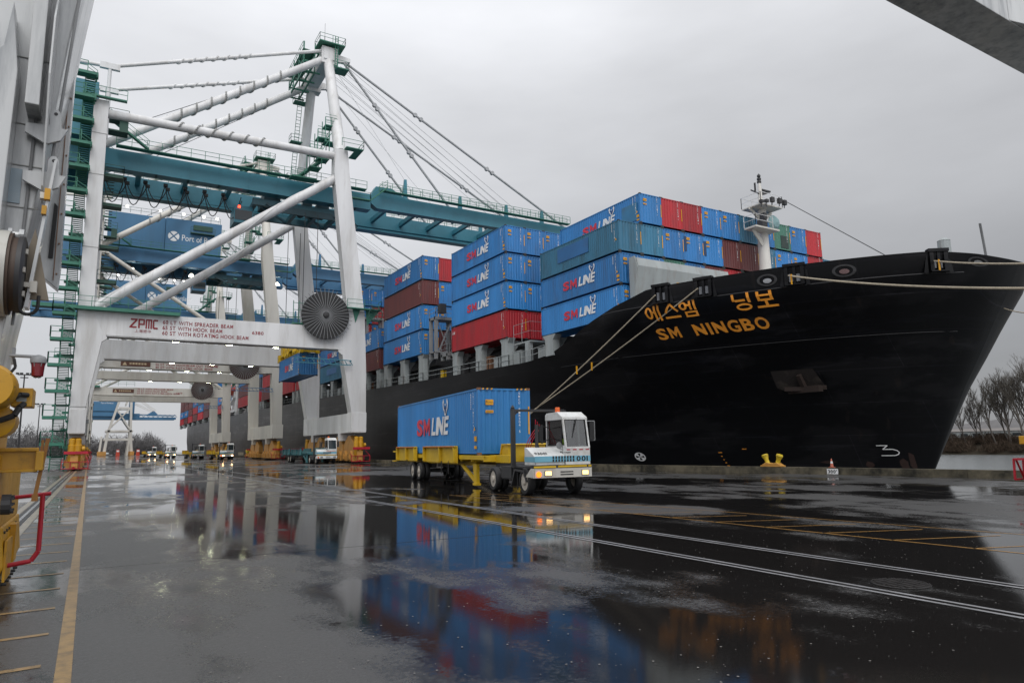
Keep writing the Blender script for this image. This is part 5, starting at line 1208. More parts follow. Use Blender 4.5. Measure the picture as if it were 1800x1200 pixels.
# beacon
mm = M(); mm.box(-.93,-.90,.28,.36,3.02,3.22); mm.path([(-.95,.25,3.12),(-.62,.25,3.115)],.02,8); mm.lathe([(.085,3.04),(.088,3.09),(.07,3.12),(.02,3.14)],16,(-.655,.25,0)); bc = mm.build('beacon_bracket', grey, nc, smooth=True)
mm = M(); mm.lathe([(.03,2.86),(.062,2.88),(.072,3.04)],16,(-.655,.25,0)); mm.build('beacon_lens', lens_red, bc, smooth=True)
mm = M()
for k in range(6):
    a = k*PI/3; mm.beam((-.655+.03*math.cos(a),.25+.03*math.sin(a),2.855),(-.655+.078*math.cos(a),.25+.078*math.sin(a),3.05),.008,.008)
mm.build('beacon_guard', grey, bc)
mm = M(); mm.path([(-.90,.25,3.08),(-.88,.25,2.98),(-.93,.25,2.9)],.018,6); mm.build('beacon_cable', blk, bc)
# the far-side travel gear at the right edge
mm = M(); mm.box(29.3,31.0,1.8,2.4,.5,1.9); mm.build('sill_end', yellow, nc)
mm = M()
mm.build('spare_mount', yellow, nc) if False else None
# near crane, far wheel gear at the right edge
mm = M(); mm.box(28.6,30.4,-1.0,2.0,.95,1.6); mm.box(28.8,30.2,-2.0,1.9,.1,.95); mm.box(29.2,29.7,1.9,2.60,1.70,2.0); b9 = mm.build('bogie', yellow, nc, bevel=.02)
mm = M()
for x in (28.7,29.4,30.4): mm.beam((x,2.62,1.17),(x,2.65,.45),.06,.06); mm.beam((x,2.62,1.17),(x,2.0,1.17),.06,.06)
mm.beam((28.7,2.62,1.17),(30.4,2.62,1.17),.07,.07); mm.beam((28.7,2.65,.45),(30.4,2.65,.45),.06,.06); mm.beam((29.4,2.65,.45),(28.9,2.63,1.15),.05,.05); mm.build('guard_frame', red, b9)

# ================================================================== YARD TRUCKS
def wheel(parent, x, y, r, w, name='wheel', rim=True, side=-1):
    mm = M(); mm.lathe([(r*.68,-w/2),(r*.90,-w/2),(r*.99,-w/2+.05),(r,-w*.2),(r,w*.2),(r*.99,w/2-.05),(r*.90,w/2),(r*.68,w/2)],26,(0,0,0),'x',False)
    mm.v = [(a+x,b2+y,c+r) for a,b2,c in mm.v]
    o = mm.build(name, blk, parent, smooth=True)
    if rim:
        mm = M(); s = side
        mm.lathe([(r*.68,s*(w/2-.03)),(r*.62,s*(w/2-.05)),(r*.50,s*(w/2-.16)),(r*.30,s*(w/2-.12)),(r*.28,s*(w/2+.0)),(r*.2,s*(w/2+.03))],20,(0,0,0),'x')
        for k in range(8): a = k*PI/4; mm.cbox((s*(w/2-.10),r*.40*math.cos(a),r*.40*math.sin(a)),(.05,.05,.05))
        mm.v = [(a+x,b2+y,c+r) for a,b2,c in mm.v]
        mm.build('rim', rimm, o)
    return o
rimm = paint('dirty_rim', (.46,.42,.36), .55, .6, (.1,.07,.05), 5)
def person_in(parent_loc, label, seated=True, vest=hivis, rz=0, sc_=1.0):
    """one skinned figure: feet at the origin"""
    if seated: J = [(0,0,.62),(0,.02,.90),(0,.03,1.12),(0,.02,1.25),(0,0,1.36),(0,-.02,1.50),(.17,.03,1.10),(.24,-.10,.86),(.16,-.34,.92),(-.17,.03,1.10),(-.24,-.10,.86),(-.16,-.34,.92),(.10,-.02,.58),(.13,-.42,.60),(.13,-.46,.15),(.13,-.58,.10),(-.10,-.02,.58),(-.13,-.42,.60),(-.13,-.46,.15),(-.13,-.58,.10)]
    else: J = [(0,0,.92),(0,.0,1.12),(0,.0,1.36),(0,0,1.48),(0,0,1.58),(0,-.01,1.72),(.19,0,1.40),(.26,.03,1.12),(.27,-.10,.88),(-.19,0,1.40),(-.26,.03,1.12),(-.22,-.18,.98),(.09,0,.86),(.11,-.02,.48),(.11,.02,.08),(.11,-.12,.04),(-.09,0,.86),(-.11,.02,.48),(-.11,.06,.08),(-.11,-.08,.04)]
    E_ = [(0,1),(1,2),(2,3),(3,4),(4,5),(2,6),(6,7),(7,8),(2,9),(9,10),(10,11),(0,12),(12,13),(13,14),(14,15),(0,16),(16,17),(17,18),(18,19)]
    rad = [.15,.14,.16,.06,.085,.09,.075,.055,.045,.075,.055,.045,.10,.075,.05,.045,.10,.075,.05,.045]
    me = bpy.data.meshes.new('person'); me.from_pydata([tuple(c*sc_ for c in j) for j in J], E_, []); o = bpy.data.objects.new('person', me); C.objects.link(o)
    o.location = parent_loc; o.rotation_euler = (0,0,rz); me.materials.append(navyc)
    s = o.modifiers.new('skin','SKIN'); o.modifiers.new('sub','SUBSURF').levels = 1; o.modifiers['sub'].render_levels = 1
    for i, v in enumerate(me.skin_vertices[0].data): v.radius = (rad[i]*sc_,rad[i]*sc_*.85); v.use_root = (i==0)
    tag(o, label, 'person')
    top = J[5]; mm = M(); mm.lathe([(.02,-.13),(.075,-.09),(.098,.0),(.095,.06),(.06,.12),(.01,.135)],12,(top[0],top[1]-.01,top[2]-.03)); mm.cbox((top[0],top[1]-.115,top[2]-.03),(.03,.04,.05)); mm.v=[tuple(c*sc_ for c in v) for v in mm.v]; mm.build('head', skin, o, smooth=True)
    mm = M(); z0 = J[1][2]-.12; z1 = J[2][2]+.07; mm.lathe([(.19,z0),(.20,z0+.12),(.215,z1-.1),(.13,z1),(.08,z1+.03)],14,(0,J[1][1],0)); mm.v=[(a*sc_,b2*sc_*.8,c*sc_) for a,b2,c in mm.v]; mm.build('vest', vest, o, smooth=True)
    mm = M(); mm.lathe([(.115,top[2]+.0),(.11,top[2]+.07),(.06,top[2]+.125),(.01,top[2]+.135)],12,(0,top[1],0)); mm.v=[tuple(c*sc_ for c in v) for v in mm.v]; mm.build('hard_hat', white, o, smooth=True)
    return o

def tractor(label, loc, rz, hero=False, lights=True, number='001'):
    t = thing('yard_truck', label, 'truck', loc, rz, 'yard trucks on the wharf')
    # local: -y forward, wheels' left edge at x = 0 .. 2.5
    mm = M(); mm.box(.55,.80,-1.0,4.9,.62,.92); mm.box(1.7,1.95,-1.0,4.9,.62,.92)
    for y in (0.9,2.1,4.4): mm.box(.55,1.95,y,y+.2,.64,.9)
    mm.prism([(2.5,.95),(4.8,.95),(4.7,1.12),(3.0,1.22),(2.6,1.15)],'x',.7,1.8); mm.box(.12,.55,1.2,2.6,.55,1.05); mm.box(.05,.5,1.4,2.5,.60,1.08); mm.box(2.0,2.45,1.0,2.6,.5,1.05)
    mm.build('chassis', dark, t)
    mm = M(); mm.box(.05,2.45,-1.0,1.35,1.04,1.12); mm.box(-.02,2.5,-1.12,-1.0,1.06,1.16); mm.prism([(-.3,.55),(-.05,.95),(.9,1.0),(1.25,.3),(1.2,.3),(.8,.93),(0,.88),(-.25,.52)],'x',-.05,.5); mm.build('running_board', dark, t)
    mm = M(); mm.prism([(-1.32,.70),(-1.05,.70),(-1.05,1.06),(-1.32,1.06)],'x',-.2,2.33); mm.prism([(-1.32,.72),(-.6,.72),(-1.05,1.04),(-1.32,1.04)],'x',-.21,-.13); bp_ = mm.build('bumper', cream if hero else truckwhite, t, bevel=.015)
    mm = M(); mm.box(-.17,.75,-1.345,-1.30,1.08,1.15); mm.box(.85,2.1,-1.345,-1.30,1.09,1.16); mm.box(2.17,2.3,-1.345,-1.30,1.09,1.16); mm.build('yellow_band', yellow2, t)
    mm = M(); mm.box(-.2,2.33,-1.30,-1.05,1.065,1.18); mm.build('bumper_top', dark, t)
    mm = M(); mm.box(.95,1.5,-1.335,-1.315,.90,.94); mm.box(.95,1.5,-1.335,-1.315,.80,.84); mm.build('slot', blk, bp_)
    for x in (.42,2.02):
        mm = M(); mm.box(x-.16,x+.16,-1.35,-1.32,.78,.97); hb = mm.build('headlight', grey, bp_)
        mm = M(); mm.box(x-.125,x+.125,-1.362,-1.351,.80,.95); mm.build('lens', (headl if hero else headf) if lights else grey, hb)
    mm = M(); mm.lathe([(.10,-1.36),(.11,-1.33)],14,(0.02,0,.84),'y'); mm.build('indicator', indic if lights else orange_b, bp_)
    # engine cover and cab on the right-hand side
    mm = M(); mm.prism([(-1.26,1.18),(-.30,1.18),(-.30,1.86),(-.5,1.84),(-1.26,1.50)],'x',-.10,1.22); mm.build('engine_cover', truckwhite, t, bevel=.02)
    cabm = M()
    pr = [(-1.30,1.18),(.42,1.18),(.42,3.18),(-.72,3.18),(-1.08,2.96),(-1.30,1.85)]
    x0, x1 = 1.20, 2.28
    # cab shell with real window openings: posts and panels
    cabm.box(x0,x1,-1.31,-1.25,1.18,1.80); cabm.box(x0,x0+.05,-1.25,.42,1.18,1.92); cabm.box(x1-.05,x1,-1.25,.42,1.18,1.92); cabm.box(x0,x1,.36,.42,1.18,3.1)
    for x in (x0,x1-.07): cabm.beam((x+.035,-1.28,1.8),(x+.035,-1.05,2.98),.07,.10); cabm.box(x,x+.07,.22,.42,1.9,3.0); cabm.box(x,x+.06,-.52,-.42,1.9,3.0) if x>x0 else None
    cabm.beam((x0+.05,-1.28,1.82),(x1-.05,-1.28,1.82),.07,.10); cabm.prism([(-1.12,2.92),(.42,2.92),(.42,3.14),(.30,3.22),(-.66,3.24),(-1.10,3.02)],'x',x0-.02,x1+.02)
    cabm.box(x0+.05,x1-.05,-1.2,.36,1.15,1.2)
    cb = cabm.build('cab', truckwhite, t, bevel=.012)
    mm = M(); mm.add([(x0+.07,-1.265,1.87),(x1-.07,-1.265,1.87),(x1-.07,-1.065,2.93),(x0+.07,-1.065,2.93)],[(0,1,2,3)]); mm.build('windshield', glass if hero else glassdark, cb)
    mm = M(); 
    for a,b2 in (((x0+.06,-1.285,1.86),(x1-.06,-1.285,1.86)),((x0+.06,-1.085,2.93),(x1-.06,-1.085,2.93)),((x0+.08,-1.285,1.86),(x0+.08,-1.085,2.93)),((x1-.08,-1.285,1.86),(x1-.08,-1.085,2.93))): mm.beam(a,b2,.045,.03)
    for z in (1.93,2.9): mm.box(x0-.012,x0+.0,-1.0,.24,z-.025,z+.025)
    for y in (-1.0,.22): mm.box(x0-.012,x0,y-.02,y+.03,1.93,2.9)
    mm.beam((x0+.6,-1.13,2.95),(x0+.35,-1.2,2.2),.02,.03); mm.build('window_seal', blk, cb)
    mm = M(); mm.box(x0-.006,x0-.001,-1.06,-1.045,1.2,1.9); mm.box(x0-.006,x0-.001,.27,.285,1.2,3.0); mm.box(x0-.006,x0-.001,-1.06,.28,1.2,1.215); mm.box(x0-.03,x0-.001,.12,.20,1.78,1.82); mm.build('door_seam', dark, cb)
    M().box(-.09,-.06,-1.268,-1.262,1.2,1.48).build('panel_seam', grey, t); M().box(1.16,1.19,-1.268,-1.262,1.2,1.48).build('panel_seam', grey, t)
    for x in (-.02,2.3): M().box(x,x+.04,.62,.66,.18,.95).build('mud_flap', blk, t)
    mm = M(); mm.box(x0+.02,x0+.03,-1.0,.22,1.95,2.88); mm.build('side_window', glass if hero else glassdark, cb)
    mm = M(); mm.box(x1-.03,x1-.02,-1.0,.22,1.95,2.9); mm.build('side_window', glass if hero else glassdark, cb)
    mm = M(); mm.box(x0+.25,x1-.25,-.35,.15,1.5,1.72); mm.box(x0+.25,x1-.25,.1,.25,1.7,2.45); mm.lathe([(.2,-.02),(.2,.02)],14,(x0+.54,-.75,2.0),'y'); mm.box(x0+.08,x1-.08,-1.2,-.95,1.2,1.86); mm.build('seat', dark, cb)
    # stripes, number, grille slots
    mm = M(); mm.box(-.128,x1,-1.318,-1.311,1.30,1.52); mm.box(-.110,-.104,-1.25,-.31,1.30,1.50); mm.build('blue_stripe', cyan_s, cb)
    mm = M()
    for k in range(8):
        for z in (1.30,1.42): mm.box(.62+k*.125,.69+k*.125,-1.324,-1.319,z,z+.10)
    mm.build('grille_slot', blk, cb)
    if hero:
        mm = M(); mm.text(number, .50, .20, frame((1.66,-1.324,1.31),(1,0,0),(0,0,1)), 0, .03); mm.text('93001', .52, .20, frame((-.02,-1.12,1.583),(1,.0,.0),(0,.911,.412)), .15, .02)
        mm.text('Magnum', .46, .10, frame((.95,-1.324,1.60),(1,0,0),(0,0,1)), 0, .02); mm.build('lettering', blk, cb)
        mm = M()
        for k in range(4): mm.box(1.24+k*.28,1.40+k*.28,-1.32,-1.312,1.735,1.775)
        mm.build('red_reflector', red, cb)
    mm = M(); mm.box(1.0,2.1,-1.322,-1.318,1.56,1.60) if not hero else None; mm.lathe([(.11,3.22),(.11,3.25),(.10,3.26),(.095,3.44),(.08,3.46)],12,(1.55,.0,0)); mm.build('beacon', orange_b, cb)
    mm = M(); mm.path([(x1,-1.05,2.86),(x1+.32,-1.15,2.86),(x1+.32,-1.15,2.1),(x1,-1.05,2.1)],.022,6); mm.build('mirror_arm', grey, cb)
    mm = M(); mm.box(x1+.08,x1+.27,-1.2,-1.12,2.12,2.82); mm.build('mirror', blk, cb)
    mm = M(); mm.box(.55,.68,-.35,-.28,2.08,2.70); mm.box(.62,.70,-.36,-.30,2.0,2.75); mm.beam((.66,-.3,2.05),(1.2,-.1,2.2),.03,.03); mm.beam((.66,-.3,2.7),(1.2,-.1,2.6),.03,.03); mm.build('mirror', blk, cb)
    mm = M(); mm.lathe([(.12,-.02),(.13,.0),(.1,.03)],14,(1.08,-1.0,1.92),'y'); mm.beam((1.08,-1,1.8),(1.2,-1.1,1.75),.03,.03); mm.build('round_mirror', grey, cb)
    # exhaust stack, roof guard, handrails
    mm = M(); mm.beam((0.0,1.05,1.08),(0.0,1.05,3.45),.16,.16); mm.lathe([(.07,3.45),(.09,3.5),(.02,3.6)],10,(0,1.05,0)); mm.beam((0.0,1.05,3.38),(2.3,.9,3.38),.12,.10); mm.beam((.05,1.05,3.2),(.25,1.05,3.36),.05,.08); mm.beam((2.3,.9,1.1),(2.3,.9,3.4),.14,.14); mm.build('guard_post', dark, t)
    mm = M(); mm.beam((.42,-.35,1.15),(.42,-.35,2.75),.12,.08); mm.beam((.12,-.6,1.16),(.42,-.38,2.0),.03,.03); mm.beam((.7,-.6,1.16),(.46,-.38,1.95),.03,.03); mm.build('hand_rail', dark, t)
    mm = M()
    for k in range(3): mm.path([(.9+k*.08,.75,3.0-k*.1)]+[(.9+k*.1-.35*math.sin(PI*i/8),.8+.3*i/8,2.6-1.1*i/8-.15*math.sin(PI*i/8)) for i in range(9)],.018,5)
    mm.build('air_hose', red if hero else blk, t)
    for x in (0.02,2.28): wheel(t, x+.13 if x<1 else x-.05, 0.0, .54, .30, side=-1 if x<1 else 1)
    for x in (0.10,.42,1.98,2.30): wheel(t, x, 3.3, .52, .27, side=-1 if x<1 else 1, rim=x in (.10,2.30))
    return t
def trailer(label, loc, rz, mt, L0=4.6, L1=20.9, frame2=None):
    """terminal chassis with corner guides; same local frame as the truck that pulls it"""
    t = thing('container_chassis', label, 'trailer', loc, rz, 'container chassis behind the yard trucks')
    x0, x1 = -.05, 2.80
    mm = M()
    for x in (.62,1.88): mm.prism([(L0-1.6,1.18),(L0+2.5,1.18),(L0+2.9,.98),(L1,.98),(L1,1.52),(L0-1.6,1.52)],'x',x,x+.28)
    y = L0
    while y < L1: mm.box(x0+.1,x1-.1,y,y+.14,1.22,1.50); y += 1.6
    mm.box(x0+.02,x1-.02,L1-.2,L1,1.05,1.52); mm.box(x0+.06,x0+.2,L0,L1,1.30,1.51); mm.box(x1-.2,x1-.06,L0,L1,1.30,1.51)
    mm.build('frame', mt, t, bevel=.012)
    def guide(a, b2, name='side_guide'):
        mm = M()
        for s, x in ((-1,x0),(1,x1)):
            mm.prism([(a,1.1),(a,1.92),(a+.15,1.95),(b2-.35,1.98),(b2,1.62),(b2,1.1)][::1],'x',min(x,x+s*.06),max(x,x+s*.06))
            q = a
            for q in (a+.06,a+(b2-a)*.42,b2-.42): mm.prism([(x,1.1),(x+s*.06,1.95),(x+s*.22,1.92),(x+s*.22,1.15)],'y',q,q+.12)
            mm.box(min(x,x+s*.22),max(x,x+s*.22),a,b2-.3,1.90,1.97)
        g_ = mm.build(name, mt, t, bevel=.01)
        mm = M(); k = a
        while k < b2-.4:
            mm.box(x0-.232,x0-.222,k,k+.12,1.905,1.96); k += .24
        mm.build('reflector_tape', red, g_)
    guide(8.0,14.0); guide(15.6,20.4)
    mm = M(); mm.prism([(L0-.6,1.2),(L0-.6,1.98),(L0+.05,1.98),(L0+.35,1.3),(L0+.35,1.2)],'x',1.0,2.9); mm.prism([(L0-.75,1.98),(L0-.6,2.03),(L0+.1,2.03),(L0+.4,1.30),(L0+.3,1.3),(L0,1.95)],'x',.95,2.95); mm.build('front_guide', mt, t, bevel=.01)
    for x in (.2,2.3): 
        mm = M(); mm.prism([(6.0,1.1),(6.5,1.1),(6.35,.18),(6.0,.18)],'x',x,x+.16); mm.prism([(6.3,.18),(6.1,.30),(8.1,1.05),(8.5,1.05)],'x',x+.02,x+.14); mm.box(x-.05,x+.21,5.95,6.4,.10,.20); mm.build('landing_leg', mt, t)
    mm = M()
    for y in (15.5,16.9): mm.lathe([(.09,.2),(.09,2.5)],10,(0,y,.52),'x'); mm.box(.7,.95,y-.6,y+.6,.7,1.0); mm.box(1.8,2.05,y-.6,y+.6,.7,1.0)
    for (y) in (9.2,10.4,17.6): mm.beam((x0-.12,y,.55),(x0-.12,y,1.2),.035,.035)
    mm.build('axle', dark, t)
    for y in (15.5,16.95):
        for x in (.14,.47,2.25,2.58): wheel(t, x, y, .52, .28, side=-1 if x<1 else 1, rim=x in (.14,2.58))
    mm = M(); mm.box(x0-.1,x0+.5,L1,L1+.5,1.62,1.70); mm.box(x0-.15,x0+.6,L1,L1+.55,1.02,1.08) ; mm.box(x1-.5,x1,L1,L1+.4,1.02,1.70); mm.build('rear_guide', mt, t)
    return t
TR = (14.69,23.77,0); TZ = -R(7.7)
tractor('white yard truck with headlights on hauling a blue container across the wet wharf', TR, TZ, True)
trailer('yellow container chassis loaded with the blue container behind the white truck', TR, TZ, yellow2)
def tloc(x,y,z): 
    v = Matrix.Rotation(TZ,3,'Z') @ Vector((x,y,z)); return (v.x+TR[0], v.y+TR[1], v.z+TR[2])
# the load, its own finer mesh
LL, WW, HH = 15.55, 2.70, 3.16
mm = M(); corrugated(mm, LL, WW, HH); hc = mm.build('shipping_container', [cpm['bright blue'], rusty]); hc.location = tloc(1.37,5.25+LL/2,1.53); hc.rotation_euler = (0,0,TZ)
tag(hc, 'blue container with red and white lettering riding on the yellow chassis', 'container')
logo_mesh(LL,WW,HH,1.0,.475).build('logo', [redl_logo, whitel, navy], hc)
for n_, m_, mt_ in mark_meshes(LL,WW,HH,'SMCU 918204 5'): m_.build(n_, mt_, hc)
mm = M(); y = -LL/2-.03
for x0 in (-1.15,.62):
    for k in range(5): mm.mat(k%2).add([(x0+k*.11,y,HH-.10),(x0+k*.11+.08,y,HH-.10),(x0+k*.11+.11,y,HH-.02),(x0+k*.11+.03,y,HH-.02)],[(0,1,2,3)])
mm.build('hazard_stripe', [yel_lab, dark], hc)
dv = person_in(tloc(1.75,-.15,1.15), 'driver in a hi vis vest seated in the cab of the white truck', True, hivis, TZ, .85)
# trucks further down the wharf
tealfr = paint('rusty_teal_frame',(.05,.17,.19),.6,.6,(.14,.08,.05),2)
far = [((23.9,88.2,0),-R(2),'white yard truck without lights beside the nearest crane\'s bogies',False,tealfr,'rusty blue green empty chassis beside the nearest crane'),
       ((21.2,147,0),-R(1),'white yard truck with lit headlights left of the second crane\'s legs',True,yellow2,'empty yellow chassis behind the lit truck left of the second crane'),
       ((19.6,177,0),R(0),'white yard truck with dark headlights behind the lit truck',False,yellow2,'empty yellow chassis behind the unlit truck left of the ship'),
       ((16.0,203,0),R(1),'white yard truck with two bright headlights in open water-sheeted asphalt',True,yellow2,'empty yellow chassis of the truck with two bright headlights'),
       ((14.6,249,0),R(1),'farthest white yard truck with headlights on, near the red barriers',True,yellow2,'empty yellow chassis of the farthest truck')]
lit = dark_ = None; tr_y = None
for loc, rz, lab, on, mt, tl in far:
    if on:
        if lit is None: o = lit = tractor(lab, loc, rz, False, True)
        else: o = copy_tree(lit)
    else:
        if dark_ is None: o = dark_ = tractor(lab, loc, rz, False, False)
        else: o = copy_tree(dark_)
    o.location = loc; o.rotation_euler = (0,0,rz); o['label'] = lab
    if mt is yellow2:
        if tr_y is None: o = tr_y = trailer(tl, loc, rz, mt)
        else: o = copy_tree(tr_y)
    else: o = trailer(tl, loc, rz, mt)
    o.location = loc; o.rotation_euler = (0,0,rz); o['label'] = tl
person_in((37.2,113.5,12.6), 'worker in a yellow hi vis jacket on the ship\'s deck under the hanging container', False, hivis, R(60), 1.15)

# ================================================================== QUAY FURNITURE
def bollard(loc, rz, label, s=1.0):
    t = thing('mooring_bollard', label, 'bollard', loc, rz, 'yellow bollards on the quay edge')
    mm = M(); mm.box(-1.05*s,1.05*s,-.4*s,.4*s,0,.12*s); mm.prism([(-1.0*s,.12*s),(1.0*s,.12*s),(.55*s,.38*s),(0,.30*s),(-.55*s,.38*s)],'y',-.34*s,.34*s); mm.build('base', paint('rust_yellow',(.50,.25,.05),.7,1,(.16,.06,.03),4,bump=.3), t, bevel=.02)
    for sg in (-1,1):
        mm = M(); mm.lathe([(.25*s,.1*s),(.19*s,.3*s),(.19*s,.65*s),(.27*s,.85*s),(.31*s,1.0*s),(.26*s,1.1*s),(.08*s,1.13*s)],18)
        rot = Matrix.Rotation(sg*R(20),3,'Y'); mm.v = [tuple(rot @ Vector(v) + Vector((sg*.40*s,0,.05*s))) for v in mm.v]; mm.build('horn', paint('bollard_yellow',(.58,.42,.02),.5,.9,(.10,.05,.03),2.2), t, smooth=True)
by = 29.1
bollard((kerbx(by)+.28,by,.40), R(96), 'yellow twin horn bollard on the kerb under the bow name', .68)
bollard((31.5,176,.40), R(90), 'small yellow twin horn bollard far down the quay by the second crane', 1.3)
cy = 25.5; cx = kerbx(cy)
t = thing('traffic_cone', 'faded orange traffic cone standing on the kerb above the distance sign', 'cone', (cx+.25,cy,.40))
mm = M(); mm.box(-.13,.13,-.13,.13,0,.03); mm.lathe([(.10,.03),(.026,.50),(.02,.51)],16); mm.build('body', paint('faded_cone_orange',(.45,.12,.07),.6,.5,(.4,.3,.28),6), t, smooth=True)
mm = M(); mm.lathe([(.068,.24),(.046,.36)],16,(0,0,0)); mm.v=[(a*1.06,b2*1.06,c) for a,b2,c in mm.v]; mm.build('white_band', whitel, t)
t = thing('distance_sign', 'white 300 foot sign fixed to the kerb face below the cone', 'sign', (kerbx(25.3)-.01,25.3,0))
dv_ = Vector((kerbx(24.8)-kerbx(25.8),-1.0,0)).normalized()
mm = M(); f = frame((kerbx(25.62)-kerbx(25.3)-.02,.32,.04), dv_, (0,0,1)); mm.add([f @ Vector(p) for p in ((0,0,.02),(.64,0,.02),(.64,.30,.02),(0,.30,.02),(0,0,.0),(.64,0,0),(.64,.30,0),(0,.30,0))],[(0,1,2,3),(4,7,6,5),(0,4,5,1),(1,5,6,2),(2,6,7,3),(3,7,4,0)]); mm.build('board', whitel, t)
mm = M(); mm.text("300'", .50, .20, frame(tuple(f @ Vector((.07,.05,.025))), dv_, (0,0,1)), 0, .03); mm.build('lettering', blk, t)
# mooring lines
def rope(p, q, sag, label, r=.055, tagp=None, tw=True):
    p = Vector(p); q = Vector(q); pts = []
    for i in range(29):
        f = i/28; v = p.lerp(q,f); v.z -= sag*4*f*(1-f); pts.append(tuple(v))
    mm = M(); mm.path(pts, r, 8)
    o = mm.build('mooring_rope', rope_m, None, smooth=True); tag(o, label, 'rope', 'mooring ropes from the bow')
    if tagp:
        v = p.lerp(q,tagp); mm = M(); mm.cbox((v.x-.05,v.y,v.z-.25),(.12,.05,.7)); mm.build('yellow_tag', yel_lab, o)
rope(FL[0], (33.3,62.5,.75), .35, 'mooring rope from the aftmost bow fairlead slanting down behind the truck', .055, .38)
rope(FL[1], (33.1,66.5,.75), .5, 'mooring rope from the second bow fairlead crossing the painted ship name', .055, .36)
rope(FL[2], (34,12.74,8.08), .25, 'long mooring rope crossing the bow to the right edge of the picture', .06, .02)
rope(FL[3], (36,13.36,9.57), .1, 'short mooring rope from the foremost fairlead leaving at the right edge', .05, .06)
rope((51.2,22.0,10.4), (40,15.1,8.07), .2, 'thin mooring rope behind the stem near the right edge', .035)
# yard left: light masts, box, barriers, lamp
def light_mast(loc, h, label):
    t = thing('light_mast', label, 'light mast', loc, 0, 'floodlight masts in the yard')
    mm = M(); mm.tube((0,0,0),(0,0,h),h*.012,h*.007,10); mm.lathe([(h*.02,0),(h*.02,h*.03),(h*.012,h*.05)],10); mm.build('pole', dark, t)
    mm = M(); mm.beam((-h*.07,0,h),(h*.07,0,h),h*.012,h*.012); mm.beam((-h*.04,0,h*.965),(h*.04,0,h*.965),h*.012,h*.012); mm.build('cross_arm', dark, t)
    for k in (-.07,-.03,.03,.07):
        mm = M(); mm.cbox((h*k,-h*.01,h*1.012),(h*.032,h*.03,h*.022)); mm.build('floodlight', dark, t)
light_mast((-22.9,300,0), 29.5, 'tall slender light mast with clustered floodlights left of the green stairs')
light_mast((-17.6,300,0), 19, 'shorter thin light mast just left of the green stairs')
light_mast((-8.2,75,0), 16.4, 'light mast whose floodlight cluster shows under the red beacon')
o = container('blue', (-32,296,0), 'small blue container far off in the yard behind the yellow gear', None, (2.0,.5,1.7), False, False, rz=0)
def barrier(loc, label):
    t = thing('water_barrier', label, 'barrier', loc, 0, 'red and white barriers across the berth')
    mm = M(); mm.prism([(-.75,0),(.75,0),(.7,1.0),(.55,2.8),(-.55,2.8),(-.7,1.0)],'y',-.6,.6); mm.build('body', paint('barrier_red',(.50,.06,.03),.5,.2), t, bevel=.05)
    mm = M(); mm.box(-.5,.5,-.64,-.6,1.8,2.5); mm.build('white_panel', whitel, t)
barrier((9.0,352,0), 'red barrier with white panel standing left on the far wharf'); barrier((16.8,352,0), 'red barrier with white panel standing right on the far wharf')
t = thing('warning_lamp', 'lit amber warning lamp on a short post far beside the crane leg', 'lamp', (-2.5,330,0)); mm = M(); mm.tube((0,0,0),(0,0,4.4),.1,n=8); mm.build('post', dark, t); mm = M(); mm.lathe([(.3,4.4),(.5,4.7),(.5,5.4),(.2,5.6)],10); mm.build('lamp', lampy, t)
for i,(x,y) in enumerate(((-4.5,400),(2,430),(-9,425),(6,445))):
    t = thing('parked_car', ['dark parked car far left beyond the crane','grey parked car in the middle of the far row','dark parked car farthest left in the far row','pale parked car farthest right in the far row'][i], 'car', (x,y,0), R(80+i*5), 'cars parked at the far end')
    mm = M(); mm.prism([(-2.2,.4),(2.2,.4),(2.25,.9),(1.2,1.0),(.6,1.5),(-1.0,1.5),(-1.7,1.0),(-2.2,.95)],'y',-.85,.85); mm.build('body', [grey,dark,dark,ltgrey][i], t, bevel=.05)
    mm = M()
    for x_ in (-1.35,1.35):
        for y_ in (-.8,.8): mm.lathe([(.34,-.1),(.34,.1)],12,(x_,y_,.34),'y')
    mm.build('wheel', blk, t)

# ================================================================== VEGETATION
def grow(rs, h, lean=0., spread=.5, levels=4, r0=None):
    """bare tree: returns trunk mesh and crown mesh"""
    tk = M(); cr = M(); rnd = random.Random(rs)
    def br(p, d, ln, r, lv):
        n = 3; pts = [p]
        for i in range(n):
            d = (d+Vector((rnd.uniform(-.12,.12),rnd.uniform(-.12,.12),rnd.uniform(-.02,.14)))).normalized(); p = p+d*ln/n
            rr0 = max(r*(1-i/n*.45), .028); rr1 = max(r*(1-(i+1)/n*.45), .02); (tk if lv == 0 else cr).tube(pts[-1], p, rr0, rr1, 5 if lv<2 else 3, False); pts.append(p)
        if lv >= levels: return
        nb = (8,5,5,4)[min(lv,3)]
        for i in range(nb):
            f = rnd.uniform(.3,1) if lv else rnd.uniform(.28,1)
            q = pts[0].lerp(pts[1],f*3) if f<.333 else (pts[1].lerp(pts[2],f*3-1) if f<.667 else pts[2].lerp(pts[3],f*3-2))
            a = rnd.uniform(0,2*PI); sp_ = spread*rnd.uniform(.5,1.1)
            dd = (d*.85+Vector((math.cos(a)*sp_,math.sin(a)*sp_,.34))).normalized()
            br(q, dd, ln*rnd.uniform(.42,.66), r*.45, lv+1)
    r0 = r0 or h*.013
    br(Vector((0,0,0)), Vector((lean,0,1)).normalized(), h*.62, r0, 0)
    return tk, cr
tree_p = []
for i,(h,ln,sp_) in enumerate(((28,-.12,.62),(27,.02,.68),(19,-.20,.5))):
    t = thing('bare_tree', 'x', 'tree', (0,0,0)); tk, cr = grow(11+i, h, ln, sp_, 4); tk.build('trunk', woodm, t, smooth=True); cr.build('crown', twigm, t); tree_p.append(t)
